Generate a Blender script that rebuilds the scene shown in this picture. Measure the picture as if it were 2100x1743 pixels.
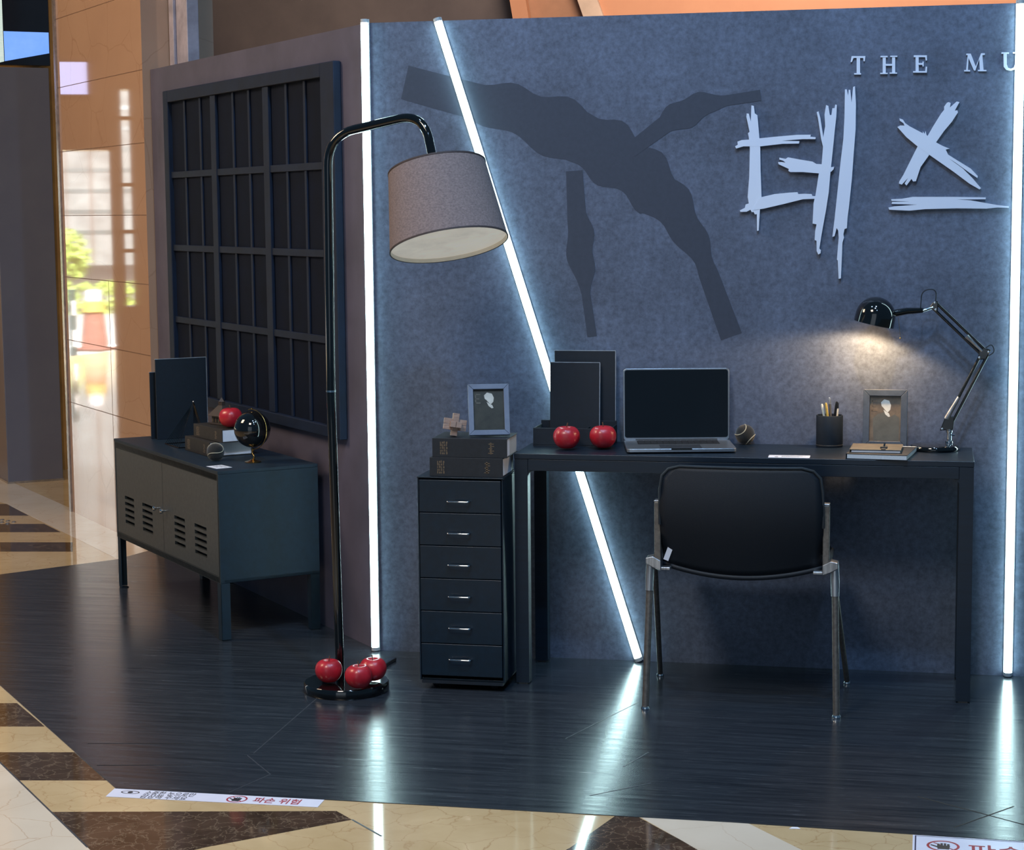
import bpy, bmesh, math, random
from mathutils import Vector, Matrix
PI = math.pi
random.seed(7)
sc = bpy.context.scene
for o in list(bpy.data.objects): bpy.data.objects.remove(o)
COL = sc.collection

# ------------------------------------------------------------------ camera, world, lights, exposure
cam = bpy.data.cameras.new('camera'); cam_o = bpy.data.objects.new('camera', cam); COL.objects.link(cam_o)
cam.sensor_fit = 'HORIZONTAL'; cam.sensor_width = 36.0; cam.lens = 36.0*3961.973/2100.0
cam.clip_start = .05; cam.clip_end = 300
yaw, pit, roll = -0.214, -0.1111, -0.0094
fw = Vector((math.sin(yaw)*math.cos(pit), math.cos(yaw)*math.cos(pit), math.sin(pit)))
r0 = Vector((math.cos(yaw), -math.sin(yaw), 0)); u0 = r0.cross(fw)
rr = r0*math.cos(roll)+u0*math.sin(roll); uu = u0*math.cos(roll)-r0*math.sin(roll)
cam_o.matrix_world = Matrix(((rr.x, uu.x, -fw.x, 1.8748), (rr.y, uu.y, -fw.y, -6.3832), (rr.z, uu.z, -fw.z, 1.5296), (0, 0, 0, 1)))
sc.camera = cam_o
sc.view_settings.view_transform = 'Standard'; sc.view_settings.look = 'None'
sc.view_settings.exposure = 0.0; sc.view_settings.gamma = 1.0; sc.view_settings.use_curve_mapping = False
W = bpy.data.worlds.new('world'); sc.world = W; W.use_nodes = True
W.node_tree.nodes['Background'].inputs[0].default_value = (.30, .62, 1, 1)
W.node_tree.nodes['Background'].inputs[1].default_value = .16

def lamp(name, kind, loc, energy, col, target=None, **kw):
    l = bpy.data.lights.new(name, kind); l.energy = energy; l.color = col
    for k, v in kw.items(): setattr(l, k, v)
    o = bpy.data.objects.new(name, l); COL.objects.link(o); o.location = loc
    if target is not None:
        o.rotation_euler = (Vector(target)-Vector(loc)).to_track_quat('-Z', 'Y').to_euler()
    return o
COOL = (.40, .66, 1.0)
lamp('ceiling_spot_right', 'SPOT', (2.6, -4.4, 4.9), 70, COOL, (1.2, 0, 1.1), spot_size=1.5, spot_blend=.6, shadow_soft_size=.10)
lamp('ceiling_spot_left', 'SPOT', (-.3, -4.6, 4.9), 40, COOL, (1.0, 0, 1.0), spot_size=1.5, spot_blend=.6, shadow_soft_size=.10)
lamp('ceiling_spot_middle', 'SPOT', (1.7, -3.1, 5.2), 370, COOL, (1.2, 0, 1.0), spot_size=1.5, spot_blend=.6, shadow_soft_size=.10)
lamp('ceiling_washer_left', 'SPOT', (.55, -1.75, 4.7), 95, COOL, (.6, -.05, 1.3), spot_size=1.7, spot_blend=.8, shadow_soft_size=.12)
lamp('ceiling_washer_right', 'SPOT', (1.95, -1.75, 4.7), 110, COOL, (1.9, -.05, 1.3), spot_size=1.7, spot_blend=.8, shadow_soft_size=.12)
lamp('added_front_fill', 'AREA', (.5, -11.5, 2.6), 32, (.8, .9, 1), (.8, 0, 1.0), size=5, spread=2.4)  # unseen fill added behind the camera to brighten the fronts
lamp('mall_warm_light', 'AREA', (-4.4, -1.2, 4.4), 190, (1, .74, .5), (-2.2, 2.2, .8), size=1.6)
lamp('added_bulkhead_fill', 'AREA', (1.2, 2.2, 4.6), 150, (1, .80, .62), (1.2, 5.5, 3.0), size=2.0, spread=2.2)  # lamp added out of sight behind the display wall to brighten the bulkhead
lamp('mall_front_light', 'AREA', (-.2, -4.6, 4.8), 42, (1, .87, .72), (-.2, -2.0, 0), size=1.2, spread=1.6)

# ------------------------------------------------------------------ materials
def lin(c):
    return tuple((x/255/12.92 if x/255 <= .04045 else ((x/255+.055)/1.055)**2.4) for x in c)+(1,)
MATS = {}
def mat(name, rgb, rough=.5, metal=0, ior=1.5, noise=None, bump=None, coat=0, emit=None, stretch=(1, 1, 1), rgb2=None, sheen=0, trans=0, rnoise=0):
    m = bpy.data.materials.new(name); m.use_nodes = True; nt = m.node_tree; b = nt.nodes['Principled BSDF']
    b.inputs['Base Color'].default_value = lin(rgb); b.inputs['Roughness'].default_value = rough
    b.inputs['Metallic'].default_value = metal; b.inputs['IOR'].default_value = ior
    b.inputs['Coat Weight'].default_value = coat; b.inputs['Sheen Weight'].default_value = sheen
    b.inputs['Transmission Weight'].default_value = trans
    if emit:
        b.inputs['Emission Color'].default_value = emit[0]+(1,); b.inputs['Emission Strength'].default_value = emit[1]
    if noise or bump or rnoise:
        tc = nt.nodes.new('ShaderNodeTexCoord'); mp = nt.nodes.new('ShaderNodeMapping'); mp.inputs['Scale'].default_value = stretch
        nt.links.new(tc.outputs['Object'], mp.inputs['Vector'])
    if noise:
        n = nt.nodes.new('ShaderNodeTexNoise'); n.inputs['Scale'].default_value = noise; n.inputs['Detail'].default_value = 6; n.inputs['Roughness'].default_value = .62
        nt.links.new(mp.outputs[0], n.inputs['Vector'])
        cr = nt.nodes.new('ShaderNodeValToRGB'); cr.color_ramp.elements[0].position = .34; cr.color_ramp.elements[1].position = .68
        cr.color_ramp.elements[0].color = lin(rgb2 or [x*.8 for x in rgb]); cr.color_ramp.elements[1].color = lin(rgb)
        nt.links.new(n.outputs['Fac'], cr.inputs[0]); nt.links.new(cr.outputs[0], b.inputs['Base Color'])
    if rnoise:
        n3 = nt.nodes.new('ShaderNodeTexNoise'); n3.inputs['Scale'].default_value = 9; n3.inputs['Detail'].default_value = 5
        nt.links.new(mp.outputs[0], n3.inputs['Vector'])
        mr = nt.nodes.new('ShaderNodeMapRange'); mr.inputs['From Min'].default_value = .3; mr.inputs['From Max'].default_value = .7
        mr.inputs['To Min'].default_value = rough-rnoise; mr.inputs['To Max'].default_value = rough+rnoise
        nt.links.new(n3.outputs['Fac'], mr.inputs['Value']); nt.links.new(mr.outputs[0], b.inputs['Roughness'])
    if bump:
        n2 = nt.nodes.new('ShaderNodeTexNoise'); n2.inputs['Scale'].default_value = bump[0]; n2.inputs['Detail'].default_value = 4
        nt.links.new(mp.outputs[0], n2.inputs['Vector'])
        bp = nt.nodes.new('ShaderNodeBump'); bp.inputs['Strength'].default_value = bump[1]; bp.inputs['Distance'].default_value = .002
        nt.links.new(n2.outputs['Fac'], bp.inputs['Height']); nt.links.new(bp.outputs[0], b.inputs['Normal'])
    MATS[name] = m; return m

def wall_material():
    # printed concrete-look panel: clouds, fine grain and pale chips
    m = mat('slate_print', (96, 100, 112), .62)
    nt = m.node_tree; b = nt.nodes['Principled BSDF']; N = nt.nodes.new; L = nt.links.new
    tc = N('ShaderNodeTexCoord')
    def noise(s, d, r, sx=1, sy=1, sz=1):
        mp = N('ShaderNodeMapping'); mp.inputs['Scale'].default_value = (sx, sy, sz); L(tc.outputs['Object'], mp.inputs[0])
        n = N('ShaderNodeTexNoise'); n.inputs['Scale'].default_value = s; n.inputs['Detail'].default_value = d; n.inputs['Roughness'].default_value = r
        L(mp.outputs[0], n.inputs['Vector']); return n.outputs['Fac']
    def ramp(f, p0, p1, c0, c1):
        cr = N('ShaderNodeValToRGB'); e = cr.color_ramp.elements
        e[0].position = p0; e[1].position = p1; e[0].color = (c0, c0, c0, 1); e[1].color = (c1, c1, c1, 1); L(f, cr.inputs[0]); return cr.outputs[0]
    def mix(a, c, mode, fac=1.0):
        x = N('ShaderNodeMix'); x.data_type = 'RGBA'; x.blend_type = mode; x.inputs[0].default_value = fac
        for s, v in ((6, a), (7, c)):
            if isinstance(v, tuple): x.inputs[s].default_value = v
            else: L(v, x.inputs[s])
        return x.outputs[2]
    c = mix(lin((84, 94, 115)), ramp(noise(2.6, 6, .65), .3, .72, .66, 1.28), 'MULTIPLY')
    c = mix(c, ramp(noise(48, 6, .8), .32, .7, .58, 1.42), 'MULTIPLY')
    c = mix(c, ramp(noise(38, 8, .8, 1, 1, .35), .66, .74, 0, .06), 'ADD')
    L(c, b.inputs['Base Color'])
    return m
def marble(name, c0, c1, vein, scale=5, thr=(.50, .53), rough=.06, ior=1.55):
    m = mat(name, c0, rough, ior=ior); nt = m.node_tree; b = nt.nodes['Principled BSDF']; N = nt.nodes.new; L = nt.links.new
    tc = N('ShaderNodeTexCoord')
    n = N('ShaderNodeTexNoise'); n.inputs['Scale'].default_value = scale; n.inputs['Detail'].default_value = 7; n.inputs['Roughness'].default_value = .6; n.inputs['Distortion'].default_value = .6
    L(tc.outputs['Object'], n.inputs['Vector'])
    cr = N('ShaderNodeValToRGB'); e = cr.color_ramp.elements; e[0].position = .3; e[1].position = .7; e[0].color = lin(c0); e[1].color = lin(c1); L(n.outputs['Fac'], cr.inputs[0])
    v = N('ShaderNodeTexVoronoi'); v.feature = 'DISTANCE_TO_EDGE'; v.inputs['Scale'].default_value = scale*3.2
    va = N('ShaderNodeVectorMath'); va.operation = 'MULTIPLY_ADD'; va.inputs[1].default_value = (.16, .16, .16); L(n.outputs['Color'], va.inputs[0]); L(tc.outputs['Object'], va.inputs[2]); L(va.outputs[0], v.inputs['Vector'])
    cv = N('ShaderNodeValToRGB'); f = cv.color_ramp.elements; f[0].position = .0; f[1].position = thr[1]-thr[0]; f[0].color = (1, 1, 1, 1); f[1].color = (0, 0, 0, 1); L(v.outputs['Distance'], cv.inputs[0])
    n2 = N('ShaderNodeTexNoise'); n2.inputs['Scale'].default_value = scale*1.7; L(tc.outputs['Object'], n2.inputs['Vector'])
    ml = N('ShaderNodeMath'); ml.operation = 'MULTIPLY'; L(cv.outputs[0], ml.inputs[0]); L(n2.outputs['Fac'], ml.inputs[1])
    x = N('ShaderNodeMix'); x.data_type = 'RGBA'; L(ml.outputs[0], x.inputs[0]); L(cr.outputs[0], x.inputs[6]); x.inputs[7].default_value = lin(vein)
    L(x.outputs[2], b.inputs['Base Color']); return m
def platform_material():
    # black wood-grain laminate with pale scuffs
    m = mat('black_laminate', (34, 37, 42), .3, ior=1.5); nt = m.node_tree; b = nt.nodes['Principled BSDF']; N = nt.nodes.new; L = nt.links.new
    tc = N('ShaderNodeTexCoord')
    def noise(s, d, scale, rot=0):
        mp = N('ShaderNodeMapping'); mp.inputs['Scale'].default_value = scale; mp.inputs['Rotation'].default_value = (0, 0, rot); L(tc.outputs['Object'], mp.inputs[0])
        n = N('ShaderNodeTexNoise'); n.inputs['Scale'].default_value = s; n.inputs['Detail'].default_value = d; n.inputs['Roughness'].default_value = .65; L(mp.outputs[0], n.inputs['Vector']); return n.outputs['Fac']
    g = noise(7, 8, (.35, 7, 1))
    cr = N('ShaderNodeValToRGB'); e = cr.color_ramp.elements; e[0].position = .32; e[1].position = .7; e[0].color = lin((27, 32, 39)); e[1].color = lin((52, 58, 66)); L(g, cr.inputs[0])
    out = cr.outputs[0]
    for rot, s in ((.6, 9), (-.5, 8), (1.2, 11)):
        k = noise(s, 1, (1.2, 26, 1), rot); c2 = N('ShaderNodeValToRGB'); f = c2.color_ramp.elements; f[0].position = .70; f[1].position = .74; f[0].color = (0, 0, 0, 1); f[1].color = (.045, .05, .055, 1); L(k, c2.inputs[0])
        x = N('ShaderNodeMix'); x.data_type = 'RGBA'; x.blend_type = 'ADD'; x.inputs[0].default_value = 1; L(out, x.inputs[6]); L(c2.outputs[0], x.inputs[7]); out = x.outputs[2]
    L(out, b.inputs['Base Color'])
    mr = N('ShaderNodeMapRange'); mr.inputs['From Min'].default_value = .3; mr.inputs['From Max'].default_value = .7; mr.inputs['To Min'].default_value = .17; mr.inputs['To Max'].default_value = .28; L(g, mr.inputs['Value']); L(mr.outputs[0], b.inputs['Roughness'])
    bp = N('ShaderNodeBump'); bp.inputs['Strength'].default_value = .09; bp.inputs['Distance'].default_value = .002; L(g, bp.inputs['Height']); L(bp.outputs[0], b.inputs['Normal'])
    return m
slate = wall_material()
laminate = platform_material()
marble_beige = marble('beige_marble', (186, 160, 118), (206, 182, 142), (160, 122, 80), 3.0, (.5, .52))
marble_brown = marble('brown_marble', (52, 40, 32), (84, 66, 54), (138, 120, 100), 7, (.5, .55))
marble_cream = marble('cream_marble', (206, 192, 172), (222, 210, 192), (180, 150, 120), 1.6, (.5, .51))
stone = marble('polished_stone', (176, 140, 114), (190, 154, 126), (158, 120, 94), .9, (.5, .51), rough=.03, ior=1.9)
plum = mat('plum_grey_paint', (88, 84, 102), .6, noise=3, bump=(300, .08))
navy = mat('navy_black_paint', (21, 34, 55), .6, ior=1.35, noise=12, bump=(200, .05))
navy_deep = mat('deep_navy_back', (10, 20, 38), .8, noise=12, ior=1.25)
blk_desk = mat('black_brown_desk', (14, 31, 46), .36, noise=5, stretch=(1, 14, 14), rnoise=.05)
blk_paint = mat('black_steel_paint', (12, 33, 48), .30, noise=40, bump=(400, .05))
blk_gloss = mat('black_gloss', (9, 11, 13), .08, coat=.6, noise=30)
blk_matte = mat('black_matte', (13, 27, 40), .6, noise=60)
blk_fab = mat('black_mesh_fabric', (8, 21, 34), .55, noise=400, bump=(900, .3))
blk_cab = mat('black_cabinet_paint', (12, 36, 52), .55, noise=40, bump=(400, .05))
grey_cab = mat('charcoal_cabinet_paint', (64, 70, 72), .42, noise=60, bump=(500, .05))
cab_slot = mat('dark_slot', (14, 15, 17), .7, noise=20)
alu = mat('brushed_aluminium', (200, 202, 206), .34, metal=.9, noise=80, stretch=(1, 1, .1), rgb2=(140, 142, 147))
alu_d = mat('satin_grey_leg', (126, 120, 114), .4, metal=.6, noise=80)
chrome = mat('chrome', (215, 220, 225), .08, metal=1, noise=4, rgb2=(200, 205, 210))
gold = mat('gold_metal', (196, 160, 100), .25, metal=1, noise=20)
shade_fab = mat('taupe_linen', (136, 120, 118), .85, noise=160, rgb2=(104, 92, 92), bump=(420, .5), stretch=(1, 1, 1.4))
shade_in = mat('cream_lining', (248, 244, 232), .7, noise=30, rgb2=(242, 236, 222))
shade_trim = mat('dark_shade_trim', (60, 48, 48), .7, noise=60)
apple_red = mat('apple_red', (194, 36, 50), .34, noise=14, rgb2=(156, 24, 38), coat=.2)
stem_m = mat('apple_stem', (92, 62, 44), .8, noise=60)
paper = mat('white_paper', (228, 230, 238), .6, noise=30, rgb2=(218, 220, 230))
pages = mat('book_pages', (205, 205, 205), .8, noise=200, stretch=(1, 1, 20), rgb2=(160, 160, 162))
cover = mat('dark_book_cover', (30, 36, 44), .55, noise=50, bump=(300, .1))
cover_br = mat('brown_black_cover', (48, 44, 40), .55, noise=50, bump=(300, .1))
foil = mat('dull_gilt', (120, 104, 86), .45, metal=.3, noise=60)
wood = mat('pale_wood', (172, 148, 136), .6, noise=30, stretch=(1, 1, 6), rgb2=(142, 120, 110))
house_m = mat('dark_brown_resin', (58, 46, 40), .6, noise=40)
frame_bl = mat('blue_grey_frame', (112, 126, 150), .4, noise=30, rgb2=(100, 114, 138))
frame_gr = mat('slate_frame', (70, 80, 94), .45, noise=30)
photo_dk = mat('dark_photo', (58, 60, 54), .35, noise=25, rgb2=(38, 40, 38))
photo_br = mat('brown_photo', (112, 98, 82), .35, noise=25, rgb2=(76, 68, 60))
photo_lt = mat('pale_photo_tone', (214, 216, 210), .4, noise=20)
photo_md = mat('grey_photo_tone', (92, 92, 86), .4, noise=20)
alu_lap = mat('laptop_aluminium', (172, 178, 186), .3, metal=.85, noise=60, rgb2=(160, 166, 174))
screen_m = mat('dark_screen_glass', (16, 18, 22), .06, coat=.5, noise=3)
keys_m = mat('black_keys', (18, 19, 21), .6, noise=40)
felt = mat('black_felt', (20, 22, 22), .95, noise=90, sheen=.3, bump=(300, .5))
seam_m = mat('pale_rubber_seam', (196, 186, 160), .7, noise=50)
tan_l = mat('tan_leather', (112, 99, 82), .5, noise=30, bump=(250, .2))
pen_w = mat('white_pen', (226, 222, 208), .4, noise=20); pen_y = mat('yellow_pen', (206, 176, 90), .4, noise=20); pen_k = mat('black_pen', (18, 18, 20), .3, noise=20)
white_sign = mat('white_acrylic', (216, 224, 240), .35, noise=4, rgb2=(208, 218, 238))
led = mat('led_diffuser', (240, 250, 250), .5, emit=((.66, .98, 1.0), 16), noise=3)
led_body = mat('led_profile', (190, 196, 200), .4, noise=30)
bulb_m = mat('warm_bulb', (255, 220, 170), .4, emit=((1, .62, .26), 30), noise=3)
ink = mat('sooty_print', (54, 62, 78), .62, noise=60, rgb2=(48, 56, 72))
mall_br = mat('brown_bulkhead', (96, 86, 86), .7, noise=2, rgb2=(78, 70, 72))
mall_or = mat('orange_panel', (196, 138, 104), .6, noise=2, rgb2=(184, 126, 94))
mall_wh = mat('pale_panel', (214, 186, 166), .6, noise=2); mall_be = mat('beige_panel', (178, 128, 98), .6, noise=2)
grey_panel = mat('grey_column_panel', (98, 100, 112), .28, noise=2, rgb2=(90, 92, 106))
steel = mat('steel_edge', (190, 186, 184), .25, metal=.8, noise=30)
sign_w = mat('sign_film', (222, 224, 240), .35, noise=10, rgb2=(214, 216, 234))
red_i = mat('red_ink', (170, 36, 54), .5, noise=30); dark_i = mat('dark_ink', (40, 32, 38), .5, noise=30); navy_i = mat('navy_ink', (24, 30, 84), .5, noise=30)
seam_l = mat('pale_floor_seam', (66, 72, 80), .4, noise=60); seam_d = mat('dark_floor_seam', (14, 15, 17), .6, noise=60)
sky_refl = mat('painted_sky', (90, 140, 230), .2, emit=((.16, .36, .95), .85), noise=3, rgb2=(140, 180, 240)); glass_dk = mat('navy_glass', (30, 36, 48), .15, noise=3)  # the glowing blue imitates sky mirrored in dark glass
bldg_refl = mat('painted_building', (210, 225, 225), .2, emit=((.6, .75, .7), .7), noise=30, stretch=(1, 1, 8), rgb2=(150, 170, 165))  # the pale glow imitates a building mirrored in the glass

# ------------------------------------------------------------------ mesh helpers
class MB:
    def __init__(s): s.bm = bmesh.new()
    def quad_grid(s, rows, close_u=False, close_v=False, cap=False):
        vs = [[s.bm.verts.new(p) for p in r] for r in rows]
        nv, nu = len(vs), len(vs[0])
        for i in range(nv if close_v else nv-1):
            for j in range(nu if close_u else nu-1):
                q = [vs[i][j], vs[i][(j+1) % nu], vs[(i+1) % nv][(j+1) % nu], vs[(i+1) % nv][j]]
                try: s.bm.faces.new(q)
                except ValueError: pass
        if cap:
            for r in (vs[0][::-1], vs[-1]):
                try: s.bm.faces.new(r)
                except ValueError: pass
        return s
    def box(s, x0, x1, y0, y1, z0, z1, M=None):
        P = [Vector((x, y, z)) for z in (z0, z1) for x, y in ((x0, y0), (x1, y0), (x1, y1), (x0, y1))]
        if M: P = [M @ p for p in P]
        v = [s.bm.verts.new(p) for p in P]
        for f in ((3, 2, 1, 0), (4, 5, 6, 7), (0, 1, 5, 4), (1, 2, 6, 5), (2, 3, 7, 6), (3, 0, 4, 7)): s.bm.faces.new([v[i] for i in f])
        return s
    def tube(s, pts, r, seg=12, closed=False):
        pts = [Vector(p) for p in pts]; n = len(pts); rows = []
        up = None
        for i, p in enumerate(pts):
            a = pts[i-1] if (i or closed) else pts[0]; b = pts[(i+1) % n] if (i < n-1 or closed) else pts[-1]
            t = (b-a).normalized()
            if up is None: up = t.orthogonal().normalized()
            up = (up-t*up.dot(t)).normalized(); w = t.cross(up)
            ri = r[i] if isinstance(r, (list, tuple)) else r
            rows.append([p+(up*math.cos(k*2*PI/seg)+w*math.sin(k*2*PI/seg))*ri for k in range(seg)])
        return s.quad_grid(rows, close_u=True, close_v=closed, cap=not closed)
    def lathe(s, prof, seg=32, M=None, cap=True):
        rows = [[Vector((r*math.cos(k*2*PI/seg), r*math.sin(k*2*PI/seg), z)) for k in range(seg)] for r, z in prof]
        if M: rows = [[M @ p for p in r] for r in rows]
        return s.quad_grid(rows, close_u=True, cap=cap)
    def prism(s, poly, f, d0, d1):
        # outline poly (2d) mapped by f(a, b, depth)
        ar = sum(poly[i-1][0]*poly[i][1]-poly[i][0]*poly[i-1][1] for i in range(len(poly)))
        if ar < 0: poly = poly[::-1]
        A = [s.bm.verts.new(f(a, b, d0)) for a, b in poly]; B = [s.bm.verts.new(f(a, b, d1)) for a, b in poly]
        s.bm.faces.new(A); s.bm.faces.new(B[::-1])
        n = len(poly)
        for i in range(n): s.bm.faces.new((A[i], B[i], B[(i+1) % n], A[(i+1) % n]))
        return s
    def build(s, name, m, parent=None, bevel=0, smooth=True, loc=None, rot=None, seg=2, angle=.7):
        bmesh.ops.recalc_face_normals(s.bm, faces=s.bm.faces)
        me = bpy.data.meshes.new(name); s.bm.to_mesh(me); s.bm.free()
        if smooth:
            for p in me.polygons: p.use_smooth = True
            me.set_sharp_from_angle(angle=angle)
        me.materials.append(m)
        o = bpy.data.objects.new(name, me); COL.objects.link(o)
        if parent: o.parent = parent
        if loc: o.location = loc
        if rot: o.rotation_euler = rot
        if bevel:
            b = o.modifiers.new('bevel', 'BEVEL'); b.width = bevel; b.segments = seg; b.limit_method = 'ANGLE'; b.angle_limit = .6; b.harden_normals = True
        return o
def tag(o, label, cat, group=None, kind=None):
    o['label'] = label
    if cat: o['category'] = cat
    if group: o['group'] = group
    if kind: o['kind'] = kind
    return o
def thing(name, label, cat, loc=(0, 0, 0), rotz=0, group=None, rot=None):
    o = bpy.data.objects.new(name, None); COL.objects.link(o); o.empty_display_size = .05
    o.location = loc; o.rotation_euler = rot or (0, 0, rotz)
    return tag(o, label, cat, group)
def struct(o, label=None):
    o['kind'] = 'structure'
    if label: o['label'] = label
    return o
def dup(root, loc, rotz, label, group=None):
    r = root.copy(); COL.objects.link(r); r.location = loc; r.rotation_euler = (root.rotation_euler[0], root.rotation_euler[1], rotz); r['label'] = label
    if group: r['group'] = group
    for ch in list(root.children):
        c = ch.copy(); COL.objects.link(c); c.parent = r
        for g in list(ch.children):
            d = g.copy(); COL.objects.link(d); d.parent = c
    return r
def arc(c, r, a0, a1, n, f):
    return [f(c[0]+r*math.cos(a0+(a1-a0)*i/n), c[1]+r*math.sin(a0+(a1-a0)*i/n)) for i in range(n+1)]
def fillet(pts, r, n=6):
    pts = [Vector(p) for p in pts]; out = [pts[0]]
    for i in range(1, len(pts)-1):
        p = pts[i]; a = (pts[i-1]-p); b = (pts[i+1]-p); d = min(r, a.length*.49, b.length*.49)
        p0 = p+a.normalized()*d; p1 = p+b.normalized()*d
        for k in range(n+1):
            t = k/n; out.append(p0*(1-t)**2+p*2*t*(1-t)+p1*t*t)
    out.append(pts[-1]); return out
def text_part(txt, size, m, parent, loc, rot, name='lettering', bold=0, sx=1, align='LEFT'):
    cu = bpy.data.curves.new('text', 'FONT'); cu.body = txt; cu.size = size; cu.extrude = .0002; cu.offset = bold; cu.align_x = align
    t = bpy.data.objects.new('text', cu); COL.objects.link(t)
    dg = bpy.context.evaluated_depsgraph_get(); me = bpy.data.meshes.new_from_object(t.evaluated_get(dg))
    bpy.data.objects.remove(t); me.name = name; me.materials.clear(); me.materials.append(m)
    o = bpy.data.objects.new(name, me); COL.objects.link(o); o.parent = parent; o.location = loc; o.rotation_euler = rot; o.scale = (sx, 1, 1)
    return o
flat = lambda a, b, d: Vector((a, b, d))
upr = lambda a, b, d: Vector((a, d, b))

# ------------------------------------------------------------------ the setting
A = .8598                       # the left wall leans back from the corner by this angle
H = 2.1599; LWL = 2.333
LX = Vector((math.cos(A), -math.sin(A), 0)); LY = Vector((math.sin(A), math.cos(A), 0))   # left wall: along (to the corner) and into the wall
def LWP(s, t, z): return -LX*s + LY*t + Vector((0, 0, z))     # s from the corner, t into the wall
def rounded(x0, x1, y0, y1, r, n=5):
    out = []
    for cx, cy, a in ((x1-r, y1-r, 0), (x0+r, y1-r, PI/2), (x0+r, y0+r, PI), (x1-r, y0+r, 1.5*PI)):
        out += [(cx+r*math.cos(a+PI/2*k/n), cy+r*math.sin(a+PI/2*k/n)) for k in range(n+1)]
    return out

w = MB(); w.box(0, 3.4, 0, .12, 0, H); struct(w.build('wall_back', slate), 'slate grey printed display wall behind the desk')
w = MB(); w.box(-LWL, -.0, 0, .10, 0, H); o = w.build('wall_left', plum, rot=(0, 0, -A)); struct(o, 'plum grey display wall angled back on the left')
# thin black platform, outline in world metres
PL = [(-1.092, -.682), (-.241, -1.690), (.387, -1.683), (1.405, -1.677), (2.113, -1.695), (3.4, -1.70), (3.4, .12), (.08, .12), tuple(LWP(2.38, .09, 0)[:2]), tuple(LWP(2.38, -.05, 0)[:2]), (-1.647, 1.524), (-1.998, 1.104), (-2.5, .5), (-2.2, .5)]
# the left rim runs straight from the front corner to the far left
d = Vector((-1.082+.241, -.697+1.690))
PL[-2] = (-2.06, 1.03); PL.pop(-1); PL[0] = (-.241+d.x*1.95, -1.690+d.y*1.95)
w = MB(); w.prism(PL, flat, 0, -.0018); struct(w.build('floor_platform', laminate, smooth=False), 'thin black wood grain platform floor')
# marble floor: one slab with inlaid bands
FZ = -.002
def inlay(polys, name, m, z):
    w = MB()
    for p in polys: w.prism(p, flat, z, z-.0003)
    return w.build(name, m, smooth=False)
w = MB(); w.box(-16, 9, -9, 9, -.05, FZ); fl = struct(w.build('floor', marble_beige, smooth=False), 'polished beige marble mall floor')
b1 = [(-1.436, -.989), (-.922, -.897), (-.711, -1.14), (-1.284, -1.243)]
b2 = [(-.747, -1.428), (-.45, -1.374), (-.288, -1.623), (-.531, -1.667)]
b3 = [(-.322, -1.91), (.401, -1.768), (.461, -1.829), (.171, -2.101), (.096, -2.194), (-.051, -2.222)]
b4 = [(1.117, -1.651), (1.151, -1.653), (1.303, -1.841), (1.386, -1.952), (1.012, -2.022), (1.043, -1.938)]
b5 = [(-3.475, 2.895), (-2.914, 2.981), (-2.615, 2.63), (-3.266, 2.528)]
b6 = [(-3.128, 2.285), (-2.417, 2.397), (-2.225, 2.178), (-2.997, 2.055)]
b7 = [(-2.845, 1.787), (-2.042, 1.916), (-1.934, 1.684), (-2.714, 1.558)]
c1 = [(-1.591, -1.276), (-.973, -1.164), (-.11, -2.154), (.138, -2.438), (-.716, -2.599), (-2.4, -2.2)]
c2 = [(1.15, -1.645), (1.423, -1.646), (1.577, -1.837), (1.635, -1.905), (1.386, -1.952), (1.303, -1.841)]
c3 = [(-2.914, 2.981), (-1.564, 1.438), (-1.45, 1.68), (-2.454, 2.834), (-3.399, 3.90), (-4.9, 5.6), (-5.6, 5.3)]
o = inlay([b1, b2, b3, b4, b5, b6, b7], 'floor_brown_inlay', marble_brown, FZ+.0003); o['kind'] = 'structure'; o.parent = fl
o = inlay([c1, c2, c3], 'floor_cream_inlay', marble_cream, FZ+.0005); o['kind'] = 'structure'; o.parent = fl
w = MB()
for p, q in (((.461, -1.829), (.57, -1.94)), ((-.11, -2.154), (-.973, -1.164))):
    v = Vector((q[0]-p[0], q[1]-p[1])); n = Vector((-v.y, v.x)).normalized()*.0025
    w.prism([(p[0]+n.x, p[1]+n.y), (q[0]+n.x, q[1]+n.y), (q[0]-n.x, q[1]-n.y), (p[0]-n.x, p[1]-n.y)], flat, FZ+.0008, FZ)
o = w.build('floor_joint', seam_l, smooth=False); o.parent = fl
# platform plank seams
def seam(lines, name, m, wd):
    w = MB()
    for p, q in lines:
        v = Vector((q[0]-p[0], q[1]-p[1])); n = Vector((-v.y, v.x)).normalized()*wd
        w.prism([(p[0]+n.x, p[1]+n.y), (q[0]+n.x, q[1]+n.y), (q[0]-n.x, q[1]-n.y), (p[0]-n.x, p[1]-n.y)], flat, .0004, -.002)
    o = w.build(name, m, smooth=False); o.parent = bpy.data.objects['floor_platform']; return o
seam([((-.004, -.678), (.011, -1.308)), ((.0, -1.33), (.127, -1.495)), ((.127, -1.495), (.074, -1.672)), ((.855, -.999), (1.002, -.548)), ((1.064, -1.252), (1.112, -1.097)), ((1.019, -1.528), (1.16, -1.387))], 'plank_seam', seam_l, .0016)
seam([((-.219, -1.247), (-.5, -1.298)), ((-.12, -1.45), (-.38, -1.50)), ((1.95, -1.62), (2.10, -1.42)), ((1.86, -1.38), (2.25, -1.66))], 'plank_seam', seam_d, .002)

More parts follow.
